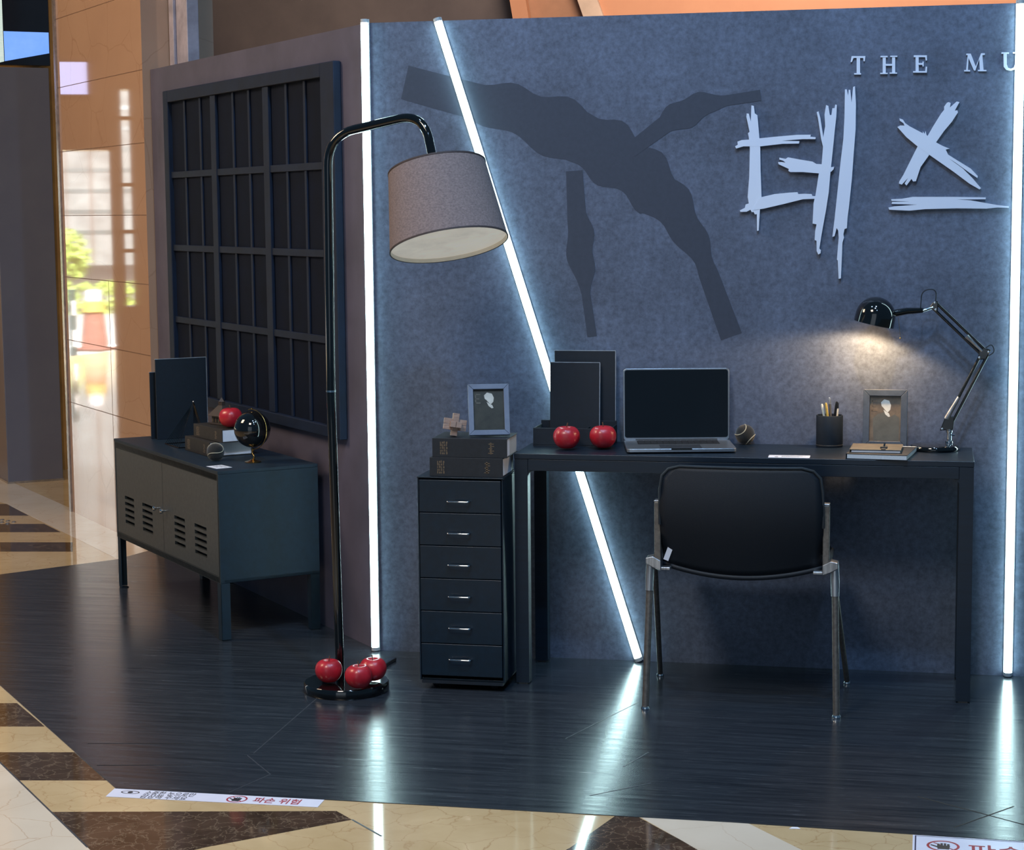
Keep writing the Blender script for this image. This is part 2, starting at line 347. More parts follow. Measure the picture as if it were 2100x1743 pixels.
# tall polished stone wall to the left of the display wall, with a steel edge
w = MB(); w.box(-3.70, -LWL-.005, -.035, .3, -.05, 4.2)
so = struct(w.build('wall_stone', stone, rot=(0, 0, -A)), 'polished beige stone wall beyond the display')
w = MB()
for z in (.57, .89, 1.21, 1.52, 1.84, 2.16, 2.50): w.box(-3.70, -2.34, -.0356, -.034, z-.0015, z+.0015)
w.box(-2.95, -2.947, -.0356, -.034, 0, 1.21)
o = w.build('stone_joint', mat('stone_joint', (120, 84, 58), .6, noise=30), so)
w = MB(); w.box(-3.735, -3.70, -.045, .3, -.05, 4.2); struct(w.build('trim_1', steel, rot=(0, 0, -A)), 'steel corner strip of the stone wall')
w = MB(); w.box(-2.33, -2.13, .105, .16, 2.10, 4.0); w.box(-2.33, -2.27, .09, .105, 2.10, 4.0); struct(w.build('trim_2', mat('pale_trim', (176, 168, 178), .5, noise=10), rot=(0, 0, -A), bevel=.004), 'pale upright trim above the left wall')
# mall bulkhead seen over the top of the walls
w = MB(); w.box(-6, 9, 5.6, 5.8, -.05, 6.5); struct(w.build('wall_mall_far', mall_br, smooth=False), 'dim brown bulkhead far behind the display')
def on_y(px, py, y):
    d = fw+rr*((px-1050)/3961.973)-uu*((py-871.5)/3961.973); k = (y+6.3832)/d.y
    return (1.8748+d.x*k, 1.5296+d.z*k)
def far_panel(xs, m, y, label):
    (a0, a1), (b0, b1) = xs
    P = [on_y(a0, -160, y), on_y(b0, -160, y), on_y(b1, 160, y), on_y(a1, 160, y)]
    struct(MB().prism(P, upr, y, y+.08).build('wall_mall_panel', m, smooth=False), label)
far_panel(((1018, 1072), (1052, 1104)), mall_or, 5.40, 'narrow rust orange panel of the far bulkhead')
far_panel(((1040, 1104), (2600, 2600)), mall_be, 5.50, 'beige panel of the far bulkhead')
far_panel(((1128, 1240), (1166, 1284)), mall_wh, 5.40, 'pale upright band of the far bulkhead')
far_panel(((1166, 1284), (2600, 2600)), mall_or, 5.45, 'orange panel of the far bulkhead')
w = MB(); w.box(-4.4, -3.2, 4.3, 4.5, -.05, 4.2); struct(w.build('wall_stone_far', mat('warm_stone', (214, 166, 96), .1, noise=3), smooth=False), 'warm orange stone wall behind the grey column')

# ------------------------------------------------------------------ the entrance and street on the left, mirrored in the polished stone
NLw = Vector((-math.sin(A), -math.cos(A), 0)); off = .035
dv = fw+rr*((180-1050)/3961.973)-uu*((437-871.5)/3961.973); dv.z = 0; dv.normalize()
rv = Vector((dv.y, -dv.x, 0))
def mirror_dir(v): return v-NLw*(2*v.dot(NLw))
Cg = Vector((1.8748, -6.3832, 0)); Cm = Cg-NLw*(2*(Cg.dot(NLw)-off)); dm, rm = mirror_dir(dv), mirror_dir(rv)
VM = Matrix(((rm.x, dm.x, 0, Cm.x), (rm.y, dm.y, 0, Cm.y), (0, 0, 1, 0), (0, 0, 0, 1)))   # x across, y away, z up at the entrance
def vp(x, y, z=0): return VM @ Vector((x, y, z))
ew = mat('entrance_stone', (196, 146, 108), .3, noise=2)
w = MB(); w.box(-1.3, -.27, 16.5, 16.8, -.05, 4.6, VM); w.box(.19, .295, 16.5, 16.8, -.05, 4.6, VM); w.box(.365, 1.5, 16.5, 16.8, -.05, 4.6, VM); w.box(-.27, .19, 16.5, 16.8, 2.05, 4.6, VM); w.box(.295, .365, 16.5, 16.8, -.05, .75, VM); w.box(.295, .365, 16.5, 16.8, 2.55, 4.6, VM)
for z in (1.2, 1.36, 1.75, 2.3): w.box(.295, .365, 16.55, 16.75, z, z+.03, VM)
struct(w.build('wall_entrance', ew, smooth=False), 'beige stone entrance wall with a tall opening')
w = MB(); w.box(-6, 6, 16.85, 75, -.12, -.03, VM); struct(w.build('street', mat('asphalt', (150, 148, 144), .8, noise=8), smooth=False), 'grey street outside the entrance')
stw = mat('road_paint', (235, 235, 230), .6, noise=20)
for y0_, y1_ in ((17.0, 17.25), (17.7, 18.0), (18.6, 19.2), (23.2, 23.5)):
    o = MB().box(-2, 2, y0_, y1_, -.0298, -.026, VM).build('road_stripe', stw, smooth=False); o.parent = bpy.data.objects['street']
t = thing('traffic_cone', 'rust red street bollard cone with a yellow band outside, mirrored in the stone wall', 'cone', vp(.03, 22.6, -.028))
MB().box(-.19, .19, -.19, .19, 0, .03).build('base', mat('cone_base', (110, 70, 60), .7, noise=20), t, bevel=.01)
MB().lathe([(.165, .0302), (.11, .44), (.108, .441)], 28, cap=True).build('body', mat('cone_red', (140, 92, 80), .6, noise=20), t)
MB().lathe([(.125, .4412), (.115, .56), (.07, .57)], 28, cap=True).build('yellow_band', mat('cone_yellow', (200, 170, 90), .5, noise=20), t)
MB().lathe([(.085, .5702), (.08, .68), (.02, .69)], 28, cap=True).build('white_top', paper, t)
t = thing('sign_post', 'teal street sign post outside, mirrored in the stone wall', 'sign post', vp(-.20, 21.5, -.028))
MB().box(-.05, .05, -.02, .02, 0, .74).build('post', mat('teal_post', (40, 90, 100), .5, noise=20), t, bevel=.004)
MB().box(-.035, .035, -.024, -.0205, .12, .30).build('plate', paper, t); MB().box(-.035, .035, -.024, -.0205, .46, .62).build('plate', paper, t)
rnd = random.Random(4)
w = MB()
for k in range(1500):
    if k < 900: c_ = Vector((rnd.uniform(-1.6, 1.6), 31+rnd.uniform(-.3, .3), rnd.uniform(-.03, .45)))
    else:
        v_ = Vector((rnd.gauss(0, 1), rnd.gauss(0, 1), rnd.gauss(0, 1))).normalized()*rnd.uniform(.2, .45); c_ = Vector((-.42, 32, .85))+v_
    u_ = Vector((rnd.gauss(0, 1), rnd.gauss(0, 1), rnd.gauss(0, 1))).normalized()*.07; w_ = u_.orthogonal().normalized()*.035
    w.bm.faces.new([w.bm.verts.new(VM @ p) for p in (c_-u_, c_+w_, c_+u_, c_-w_)])
tag(w.build('hedge', mat('hedge_leaf', (150, 170, 80), .7, noise=3), smooth=False), 'yellow green hedge and bush along the street, mirrored in the stone wall', 'hedge', kind='stuff')
bt = thing('building', 'white tower block with a window grid across the street, mirrored in the stone wall', 'building', (0, 0, 0))
MB().box(-4, 4, 60, 64, -.03, 16, VM).build('facade', mat('white_facade', (232, 236, 232), .6, noise=2), bt, smooth=False)
wm = mat('facade_window', (150, 170, 170), .2, noise=2)
for i in range(9):
    w = MB(); w.box(-3.6, 3.6, 59.96, 59.995, .9+i*.62, 1.02+i*.62, VM); w.build('window_band', wm, bt, smooth=False)
for x_ in (-.62, .12, .75): MB().box(x_-.03, x_+.03, 59.90, 59.955, -.02, 15.9, VM).build('pilaster', mat('facade_pilaster', (170, 130, 110), .6, noise=2), bt, smooth=False)
t = thing('bright_panel', 'lilac display screen above the entrance opening, mirrored in the stone wall', 'screen', (0, 0, 0))
MB().box(-.33, .05, 16.42, 16.495, 2.48, 2.78, VM).build('housing', glass_dk, t, smooth=False)
MB().box(-.31, .03, 16.41, 16.4195, 2.50, 2.76, VM).build('display', mat('lilac_screen', (190, 190, 240), .3, noise=3, emit=((.55, .6, 1), 3.2)), t, smooth=False)
lamp('street_daylight', 'AREA', vp(0, 20, 11), 42000, (.97, 1, 1), vp(0, 40, 0), size=9, spread=2.6)

# ------------------------------------------------------------------ light strips
def strip(p, q, label, depth_dir):
    p, q = Vector(p), Vector(q); d = (q-p).normalized()
    t = thing('light_strip', label, 'light strip', p, 0, 'white light strips on the display wall')
    n = Vector(depth_dir).normalized(); s = d.cross(n).normalized(); Ln = (q-p).length
    f = lambda a, b, z: s*a+n*b+d*z
    sec = [(-.012, .004)]+[(-.012*math.cos(k*PI/10), .010+.012*math.sin(k*PI/10)) for k in range(11)]+[(.012, .004)]
    MB().quad_grid([[f(a, b, z) for a, b in sec] for z in (.012, Ln-.012)], close_u=True, cap=True).build('diffuser', led, t)
    MB().quad_grid([[f(a, b, z) for a, b in ((-.0145, -.0), (.0145, -.0), (.0145, .0045), (-.0145, .0045))] for z in (.0, Ln)], close_u=True, cap=True).build('backing_channel', led_body, t)
    for z0, z1 in ((0, .012), (Ln-.012, Ln)):
        MB().quad_grid([[f(a*1.03, b*1.02, z) for a, b in sec] for z in (z0, z1)], close_u=True, cap=True).build('end_cap', led_body, t)
    return t
strip((-.004, -.001, .002), (-.004, -.001, H+.012), 'upright white light strip on the wall corner, behind the floor lamp', (-.35, -1, 0))
strip((.9224, 0, .002), (.2447, 0, H+.008), 'slanted white light strip crossing the wall behind the desk', (0, -1, 0))
strip((2.137, 0, .002), (2.137, 0, H+.008), 'upright white light strip right of the desk', (0, -1, 0))

# ------------------------------------------------------------------ lattice panel on the left wall
t = thing('lattice_panel', 'dark navy grid panel with recessed panes on the left wall', 'wall panel', LWP(0, 0, 0), -A)
fx = lambda s: -s
w = MB(); w.box(-2.02, -.30, -.012, -.002, .74, 2.02); w.build('back_panel', navy_deep, t)
w = MB(); w.box(-2.08, -2.02, -.032, -.0015, .72, 2.05); w.box(-.345, -.225, -.032, -.0015, .72, 2.05); w.box(-2.02, -.345, -.032, -.0015, 2.0, 2.05); w.box(-2.02, -.345, -.032, -.0015, .72, .762); w.build('frame', navy, t, bevel=.004)
for s in (.892, 1.474): MB().box(-s-.030, -s+.030, -.026, -.0125, .762, 2.0).build('mullion', navy, t, bevel=.003)
for s in (.522, .70, 1.085, 1.26, 1.645, 1.84): MB().box(-s-.010, -s+.010, -.020, -.0125, .762, 2.0).build('glazing_bar', navy, t, bevel=.002)
for z in (1.069, 1.378, 1.69): MB().box(-2.02, -.345, -.022, -.0125, z-.013, z+.014).build('cross_rail', navy, t, bevel=.002)

# ------------------------------------------------------------------ writing on the back wall
def c2w(x, y):   # crop coordinates of the tracing -> wall metres (x, z)
    px, py = 1480+x/3.113, 60+y/3.113
    # plane-to-wall map fitted on the wall corners
    return wallmap(px, py)
def wallmap(px, py):
    d = fw+rr*((px-1050)/3961.973)-uu*((py-871.5)/3961.973)
    k = 6.3832/d.y
    return (1.8748+d.x*k, 1.5296+d.z*k)
def glyph(name, label, strokes, thick=.012, group=None, bev=.0012):
    w = MB()
    for i, st in enumerate(strokes):
        w.prism([c2w(*p) for p in st], upr, -thick-.0004*i, -.001)
    o = w.build(name, white_sign, smooth=False); tag(o, label, 'sign letter', group); return o
SA = [(192,487),(207,490),(213,538),(230,550),(238,640),(248,760),(250,900),(254,1000),(256,1075),(246,1150),(238,1285),(228,1287),(226,1180),(214,1182),(205,1165),(195,1168),(185,1152),(160,1165),(122,1166),(118,1156),(150,1140),(155,1118),(175,1112),(168,1070),(178,940),(182,760),(175,690),(170,665),(180,655),(160,560),(162,538),(175,540),(188,590)]
SB = [(88,748),(105,738),(103,718),(130,708),(180,705),(245,697),(330,688),(480,675),(570,674),(568,686),(602,690),(600,702),(520,702),(385,712),(498,715),(495,730),(390,732),(250,748),(140,748),(95,762)]
SC = [(240,1075),(340,1052),(430,1043),(485,1040),(490,1052),(530,1050),(575,1052),(580,1064),(605,1066),(605,1082),(520,1085),(400,1115),(270,1145),(200,1155)]
SD = [(370,820),(410,828),(425,818),(500,832),(580,845),(605,860),(640,862),(690,882),(720,878),(715,895),(700,910),(640,912),(620,920),(520,912),(440,912),(428,905),(430,892),(400,878),(365,862),(362,848),(385,848),(410,852),(395,840),(370,832)]
SE = [(668,485),(682,490),(692,550),(702,548),(708,505),(722,505),(726,482),(737,484),(733,560),(722,660),(708,800),(695,920),(685,1040),(668,1150),(650,1250),(636,1330),(625,1400),(635,1410),(632,1430),(618,1437),(608,1415),(607,1350),(595,1345),(598,1290),(607,1245),(582,1240),(588,1110),(600,1060),(622,920),(640,860),(648,750),(636,700),(618,580),(608,530),(620,525),(632,570),(650,690),(662,620),(658,545)]
SF = [(788,385),(800,385),(808,425),(812,388),(822,388),(830,470),(840,370),(852,365),(858,480),(856,640),(845,780),(832,960),(815,1120),(805,1200),(800,1270),(785,1275),(778,1310),(782,1330),(772,1360),(768,1460),(762,1590),(748,1592),(742,1475),(737,1470),(748,1330),(745,1285),(735,1268),(722,1320),(708,1325),(722,1210),(738,1060),(760,850),(778,700),(785,560)]
SG = [(1450,466),(1462,472),(1457,500),(1500,462),(1518,466),(1488,520),(1505,518),(1508,532),(1470,590),(1420,650),(1370,720),(1320,810),(1270,880),(1240,970),(1222,972),(1212,955),(1180,998),(1168,985),(1190,950),(1150,992),(1132,985),(1135,970),(1160,930),(1210,830),(1260,730),(1310,690),(1350,620),(1400,540),(1420,515),(1420,495),(1438,470)]
SH = [(1135,570),(1158,578),(1172,600),(1200,620),(1285,665),(1283,652),(1296,668),(1302,650),(1308,676),(1360,718),(1410,745),(1455,763),(1430,768),(1445,800),(1500,835),(1590,890),(1635,938),(1632,950),(1580,915),(1490,850),(1450,825),(1540,890),(1600,950),(1655,1015),(1645,1022),(1580,985),(1480,910),(1330,805),(1240,740),(1180,690),(1122,625),(1140,615),(1168,616),(1160,600),(1138,585)]
SI = [(1082,1085),(1150,1082),(1220,1070),(1330,1070),(1480,1070),(1685,1073),(1685,1085),(1500,1088),(1590,1092),(1690,1110),(1760,1122),(1832,1130),(1832,1140),(1760,1138),(1690,1145),(1500,1143),(1300,1148),(1200,1158),(1070,1152),(1065,1138),(1100,1130),(1250,1120),(1085,1115),(1088,1102),(1200,1100),(1085,1096)]
glyph('sign_letter', 'large brushed white Korean syllable 데, left of the two on the wall', [SA, SB, SC, SD, SE, SF], group='brushed white title syllables on the wall')
glyph('sign_letter', 'large brushed white Korean syllable 스, nearest the right light strip', [SG, SH, SI], group='brushed white title syllables on the wall')
def rct(x0, y0, x1, y1): return [(x0, y0), (x1, y0), (x1, y1), (x0, y1)]
GT = [rct(862,174,884,288), [(830,172),(918,172),(914,205),(906,205),(904,184),(842,184),(832,210),(823,210)], rct(846,281,890,290)]
GH = [rct(1028,172,1048,286), rct(1088,170,1108,284), rct(1040,222,1096,234), rct(1014,171,1060,180), rct(1076,170,1122,178), rct(1012,279,1060,287), rct(1072,277,1120,285)]
GE = [rct(1238,168,1258,277), rct(1226,167,1304,179), [(1298,167),(1310,167),(1311,200),(1302,200)], rct(1254,216,1286,228), rct(1282,207,1290,238), rct(1222,268,1306,278), [(1302,240),(1312,240),(1310,278),(1298,278)]]
GM = [[(1562,156),(1590,156),(1622,238),(1656,154),(1680,154),(1680,164),(1664,166),(1672,262),(1648,262),(1644,190),(1620,264),(1610,264),(1576,185),(1572,262),(1560,262),(1570,166),(1560,166)], rct(1548,261,1586,270), rct(1636,260,1690,269)]
GU = [[(1798,150),(1820,150),(1820,225),(1828,246),(1844,252),(1864,246),(1872,225),(1874,150),(1886,150),(1886,228),(1874,256),(1846,266),(1816,260),(1800,240)], rct(1786,148,1834,157), rct(1858,147,1898,156)]
for ch, g, pos in (('T', GT, 'first letter of the small English line'), ('H', GH, 'second letter of the small English line'), ('E', GE, 'third letter of the small English line'), ('M', GM, 'fourth letter, after the gap'), ('U', GU, 'last one, beside the right light strip')):
    glyph('sign_letter', 'small white serif capital %s high on the wall, %s' % (ch, pos), g, thick=.006, group='small white serif letters on the wall')
# plain ink sweep printed on the wall
def ragged(pts, wid, n=60, seed=1):
    rnd = random.Random(seed); P = fillet([(a, b, 0) for a, b in pts], .4, 14); L, R = [], []
    for i, p in enumerate(P):
        a = P[max(i-1, 0)]; b = P[min(i+1, len(P)-1)]; d = (b-a).normalized(); nn = Vector((-d.y, d.x, 0)); u = i/(len(P)-1)
        ww = wid*(.35+.65*math.sin(PI*min(1, .12+u*.95)))
        L.append((p+nn*ww*(.93+.14*math.sin(i*.9+seed)))[:2]); R.append((p-nn*ww*(.93+.14*math.sin(i*.7+2*seed)))[:2])
    return [tuple(x) for x in L]+[tuple(x) for x in R[::-1]]
w = MB()
for i, (pp, wd) in enumerate(([[(830,170),(1080,230),(1290,330),(1420,470),(1500,690)], .105], [[(1180,350),(1190,520),(1215,690)], .05], [[(1290,310),(1420,215),(1560,195)], .05])):
    w.prism(ragged([wallmap(*p) for p in pp], wd, seed=i+3), upr, -.0006-.0002*i, -.0001)
tag(w.build('wall_graphic', ink, smooth=False), 'broad dark ink sweep printed on the slate wall left of the white syllables', 'wall print')

# ------------------------------------------------------------------ apples
def make_apple(loc, label, group, rz=0):
    t = thing('apple', label, 'apple', loc, rz, group)
    prof = []
    R = .0435
    for k in range(25):
        a = -PI/2+PI*k/24
        r = R*math.cos(a)**.82 if math.cos(a) > 0 else 0
        z = .040+.0385*math.sin(a)*(1.0)
        dip = math.exp(-(r/.013)**2)
        z -= (.013*dip if a > 0 else -.006*dip)
        r *= 1+.06*math.sin(a)
        prof.append((max(r, .0004), z))
    w = MB(); rows = [[Vector((r*(1+.02*math.cos(5*k*2*PI/40))*math.cos(k*2*PI/40), r*(1+.02*math.cos(5*k*2*PI/40))*math.sin(k*2*PI/40), z)) for k in range(40)] for r, z in prof]
    w.quad_grid(rows, close_u=True, cap=True); w.build('flesh', apple_red, t, angle=3)
    w = MB(); w.tube([(0, 0, .062), (.001, 0, .075), (.005, .001, .087)], [.0016, .0014, .0022], 8); w.build('stem', stem_m, t)
    return t
ap0 = make_apple((.725, -.262, .7535), 'red apple on the desk, left one in front of the black tray', 'red apples', .4)
dup(ap0, (.840, -.230, .7535), 1.9, 'red apple on the desk, beside the laptop', 'red apples')

# ------------------------------------------------------------------ floor lamp
lx, ly = .057, -.56
t = thing('floor_lamp', 'black arched floor lamp with tilted taupe drum shade', 'floor lamp', (lx, ly, 0))
w = MB(); w.lathe([(.001, 0), (.135, 0), (.137, .004), (.137, .026), (.133, .031), (.001, .031)], 64); w.build('base', blk_gloss, t)
px0 = (-.035, .045)
path = fillet([(px0[0], px0[1], .0311), (px0[0]-.012, px0[1], .9), (px0[0]-.006, px0[1], 1.765), (.285, -.01, 1.826), (.325, -.035, 1.66)], .095, 10)
low = [p for p in path if p.z < .5][:1]+[Vector((px0[0]-.012, px0[1], .96))]
hi = [Vector((px0[0]-.012, px0[1], .96))]+[p for p in path if p.z > 1.5]
MB().tube(low, .0142, 16).build('lower_pole', blk_gloss, t)
MB().tube(hi, .0142, 16).build('arched_arm', blk_gloss, t)
MB().tube([(px0[0]-.012, px0[1], .957), (px0[0]-.012, px0[1], .963)], .0158, 16).build('joint_ring', chrome, t)
axd = Vector((.215, -.25, -1)).normalized()      # shade axis, pointing down
topc = Vector((.391-lx, -.045, 1.658))
q = (-axd).to_track_quat('Z', 'X').to_matrix().to_4x4()
SM = Matrix.Translation(topc) @ q
sh = MB(); sh.lathe([(.182, -.248), (.150, 0)], 72, SM, cap=False); sho = sh.build('lamp_shade', shade_fab, t, angle=3)
MB().lathe([(.1795, -.2475), (.1475, -.001)], 72, SM, cap=False).build('shade_lining', shade_in, t, angle=3)
MB().lathe([(.1795, -.2485), (.1832, -.2485), (.1827, -.2435), (.1795, -.2435)], 72, SM, cap=False).build('bottom_trim', shade_trim, t)
MB().lathe([(.147, .001), (.1515, .001), (.1520, -.004), (.147, -.004)], 72, SM, cap=False).build('top_trim', shade_trim, t)
w = MB(); w.lathe([(.001, -.236), (.1775, -.236), (.1772, -.232), (.001, -.232)], 64, SM); w.build('diffuser_disc', mat('diffuser_added_glow', (246, 240, 226), .6, noise=6, emit=((1, .95, .86), .26)), t)  # faint glow added to brighten the underside; the lamp itself is off
w = MB(); w.tube([SM @ Vector((0, 0, .02)), SM @ Vector((0, 0, -.06))], .016, 16); w.build('lamp_holder', blk_matte, t)
# flat cord cover from the base to the wall corner
w = MB(); w.prism([(-.012, .045), (.012, .045), (.05, .42), (.026, .42)], flat, .012, .0); w.build('cord_cover', blk_gloss, t, bevel=.003)
zz = .0315
dup(ap0, (.012, -.60, zz), .8, 'red apple on the floor lamp base, left of the three', 'red apples')
dup(ap0, (.128, -.655, zz), 2.2, 'red apple on the floor lamp base, frontmost of the three', 'red apples')
dup(ap0, (.145, -.555, zz), 4.2, 'red apple on the floor lamp base, rear right of the three', 'red apples')

# ------------------------------------------------------------------ desk
dx0, dx1, dy0, dy1, dh = .576, 2.011, -.383, -.027, .753
t = thing('desk', 'long black desk with square legs against the slate wall', 'desk', (dx0, dy0, 0))
DW, DD = dx1-dx0, dy1-dy0
MB().box(0, DW, 0, DD, dh-.018, dh).build('tabletop', blk_desk, t, bevel=.002)
w = MB(); w.box(.045, DW-.045, .001, .021, dh-.055, dh-.0185); w.box(.045, DW-.045, DD-.02, DD-.002, dh-.055, dh-.0185); w.box(.003, .021, .045, DD-.045, dh-.055, dh-.0185); w.box(DW-.021, DW-.003, .045, DD-.045, dh-.055, dh-.0185); w.build('apron', blk_desk, t, bevel=.001)
for lx_, ly_, sg in ((0, 0, 1), (DW-.045, 0, -1), (0, DD-.045, 1), (DW-.045, DD-.045, -1)):
    w = MB(); w.box(lx_+.001, lx_+.044, ly_+.001, ly_+.044, .004, dh-.0185)
    # rounded inner corner under the apron
    xi = lx_+.044 if sg > 0 else lx_+.001
    c = (xi+sg*.022, dh-.055-.022)
    pl = [(xi, dh-.0545), (xi+sg*.022, dh-.0545)]+[(c[0]-sg*.022*math.sin(k*PI/12), c[1]+.022*math.cos(k*PI/12)) for k in range(0, 7)]
    w.prism(pl, upr, ly_+.004, ly_+.022)
    lg = w.build('leg', blk_desk, t, bevel=.003)
    MB().box(lx_+.008, lx_+.037, ly_+.008, ly_+.037, 0, .006).build('foot_glide', alu_d, lg)

# ------------------------------------------------------------------ drawer unit
ux, uy = .2864, -.506
t = thing('drawer_unit', 'slim black metal unit of six drawers left of the desk', 'drawer unit', (ux, uy, 0))
w = MB(); w.box(0, .005, .004, .425, .03, .684); w.box(.274, .279, .004, .425, .03, .684); w.box(.005, .274, .42, .425, .03, .684); w.box(.005, .274, .012, .42, .03, .036); w.build('body', blk_paint, t, bevel=.0015)
MB().box(-.001, .281, .0, .427, .6845, .690).build('top_panel', blk_paint, t, bevel=.002)
for i in range(6):
    z1 = .680-i*.1058; z0 = z1-.1043
    dr = MB().box(.0065, .2725, .0, .018, z0, z1).build('drawer', blk_paint, t, bevel=.0025)
    zh = .613-i*.102
    MB().tube(fillet([(.101, .0, zh), (.101, -.017, zh), (.172, -.017, zh), (.172, .0, zh)], .007, 5), .0032, 10).build('handle', chrome, dr)
MB().box(.006, .273, .004, .40, .020, .0298).build('plinth', blk_matte, t)
for cx_, cy_ in ((.045, .05), (.235, .05), (.045, .37), (.235, .37)):
    MB().lathe([(.001, -.01), (.017, -.01), (.019, -.006), (.019, .006), (.017, .01), (.001, .01)], 20, Matrix.Translation((cx_, cy_, .019)) @ Matrix.Rotation(PI/2, 4, 'Y')).build('caster', blk_matte, t)

# ------------------------------------------------------------------ thick dark books
def make_book(loc, rz, label, W_, D_, T_, cm, labelled, group):
    # spine along local x facing -y, head of the book at +x
    t = thing('book', label, 'book', loc, rz, group)
    w = MB(); w.box(0, W_, .002, D_, 0, .003); w.box(0, W_, .002, D_, T_-.003, T_); w.box(0, W_, 0, .004, 0, T_); w.build('cover', cm, t, bevel=.0012)
    MB().box(.003, W_-.003, .0045, D_-.004, .0032, T_-.0032).build('page_block', pages, t)
    w = MB()
    for k, x in enumerate((.105, .13, .155, .185)):
        for j in range(5):
            h0 = T_*(.16+.14*j); w.box(W_*x, W_*(x+.014+.006*((j+k) % 2)), -.0004, .001, h0, h0+T_*(.10 if (j+k) % 3 else .13))
    w.build('spine_title', foil, t); w = MB(); cx_ = W_*.79
    for j, (a, b) in enumerate(((-.035, .02), (-.02, .03), (-.03, .012), (-.012, .032), (-.03, .028))):
        w.box(cx_+a*W_*1.2, cx_+b*W_*1.2, -.0004, .001, T_*(.22+.12*j), T_*(.22+.12*j+.05))
    w.box(cx_-.004, cx_+.001, -.0004, .001, T_*.2, T_*.8)
    w.build('spine_emblem', foil, t)
    if labelled: MB().box(W_-.0028, W_-.0018, D_*labelled[0], D_*labelled[1], T_*.08, T_*.94).build('white_label', paper, t)
    return t
make_book((.327, -.499, .690), 0, 'thick dark book on the drawer unit, under the other book', .238, .175, .061, cover, (.05, .8), 'thick dark books')
make_book((.336, -.497, .7512), .02, 'thick dark book on the drawer unit, under the photo frame and wooden puzzle', .242, .175, .061, cover, (.02, .28), 'thick dark books')
BT = .8122

# ------------------------------------------------------------------ wooden burr puzzle
t = thing('wooden_puzzle', 'pale wooden interlocking burr puzzle on the stacked books', 'puzzle', (.398, -.445, BT), .35)
s_ = .0185; c = .036; e = .0005
Rm = Matrix.Translation((0, 0, c+.0022)) @ Matrix.Rotation(.16, 4, 'Y') @ Matrix.Rotation(-.10, 4, 'X')
for k in (-1, 0):
    a0, a1 = k*s_+e, (k+1)*s_-e; h = s_/2
    MB().box(a0, a1, -c, c, -h, h, Rm).build('stick', wood, t, bevel=.001)
    MB().box(-c, c, -h, h, a0, a1, Rm).build('stick', wood, t, bevel=.001)
    MB().box(-h, h, a0, a1, -c, c, Rm).build('stick', wood, t, bevel=.001)

# ------------------------------------------------------------------ photo frames
def make_frame(loc, rz, tilt, W_, H_, bw, fm, pm, label, lt):
    t = thing('photo_frame', label, 'photo frame', loc, 0, 'standing photo frames', rot=(-tilt, 0, rz))
    T_ = .016
    w = MB()
    o4 = [(-W_/2, 0), (W_/2, 0), (W_/2, H_), (-W_/2, H_)]; i4 = [(-W_/2+bw, bw), (W_/2-bw, bw), (W_/2-bw, H_-bw), (-W_/2+bw, H_-bw)]
    for k in range(4):
        a, b = o4[k], o4[(k+1) % 4]; c_, d_ = i4[(k+1) % 4], i4[k]
        w.prism([a, b, c_, d_], upr, -T_, 0)
    w.build('border', fm, t, bevel=.0015)
    MB().box(-W_/2+bw-.001, W_/2-bw+.001, -.006, -.002, bw-.001, H_-bw+.001).build('picture', pm, t)
    iw, ih = W_-2*bw, H_-2*bw; y1 = -.0064
    f = lambda a, b: (-iw/2+a*iw, bw+b*ih)
    w = MB(); w.prism([f(*p) for p in ((.36,.86),(.46,.93),(.62,.90),(.68,.80),(.66,.70),(.58,.64),(.52,.67),(.44,.74),(.38,.78))], upr, y1, -.0058)
    w.prism([f(*p) for p in ((.44,.70),(.52,.66),(.62,.62),(.66,.55),(.60,.54),(.50,.60))], upr, y1, -.0058); w.build('pale_face_and_collar', photo_lt, t, smooth=False)
    w = MB(); w.prism([f(*p) for p in ((.14,.02),(.10,.50),(.26,.60),(.46,.64),(.62,.52),(.80,.60),(.96,.52),(.94,.02))], upr, y1+.0002, -.0058); w.build('dark_coat', photo_md if lt else photo_dk, t, smooth=False)
    w = MB()
    for p in (rct(.06,.66,.10,.90), rct(.06,.87,.24,.90), rct(.06,.76,.20,.79), rct(.06,.66,.24,.69)): w.prism([f(*q) for q in p], upr, y1, -.0058)
    w.build('printed_letter', photo_md if not lt else foil, t, smooth=False)
    MB().box(-.018, .018, .0, .004, .0, H_*.72, Matrix.Translation((0, .0, H_*.72)) @ Matrix.Rotation(.62 if not lt else .42, 4, 'X') @ Matrix.Translation((0, 0, -H_*.72))).build('easel_leg', blk_matte, t)
    return t
make_frame((.511, -.447, BT+.004), .30, .30, .130, .165, .0165, frame_bl, photo_dk, 'pale blue grey photo frame leaning on the stacked books', False)
make_frame((1.735, -.075, .7535), -.04, .14, .140, .187, .0205, frame_gr, photo_br, 'dark slate photo frame on the desk beside the lamp base', True)

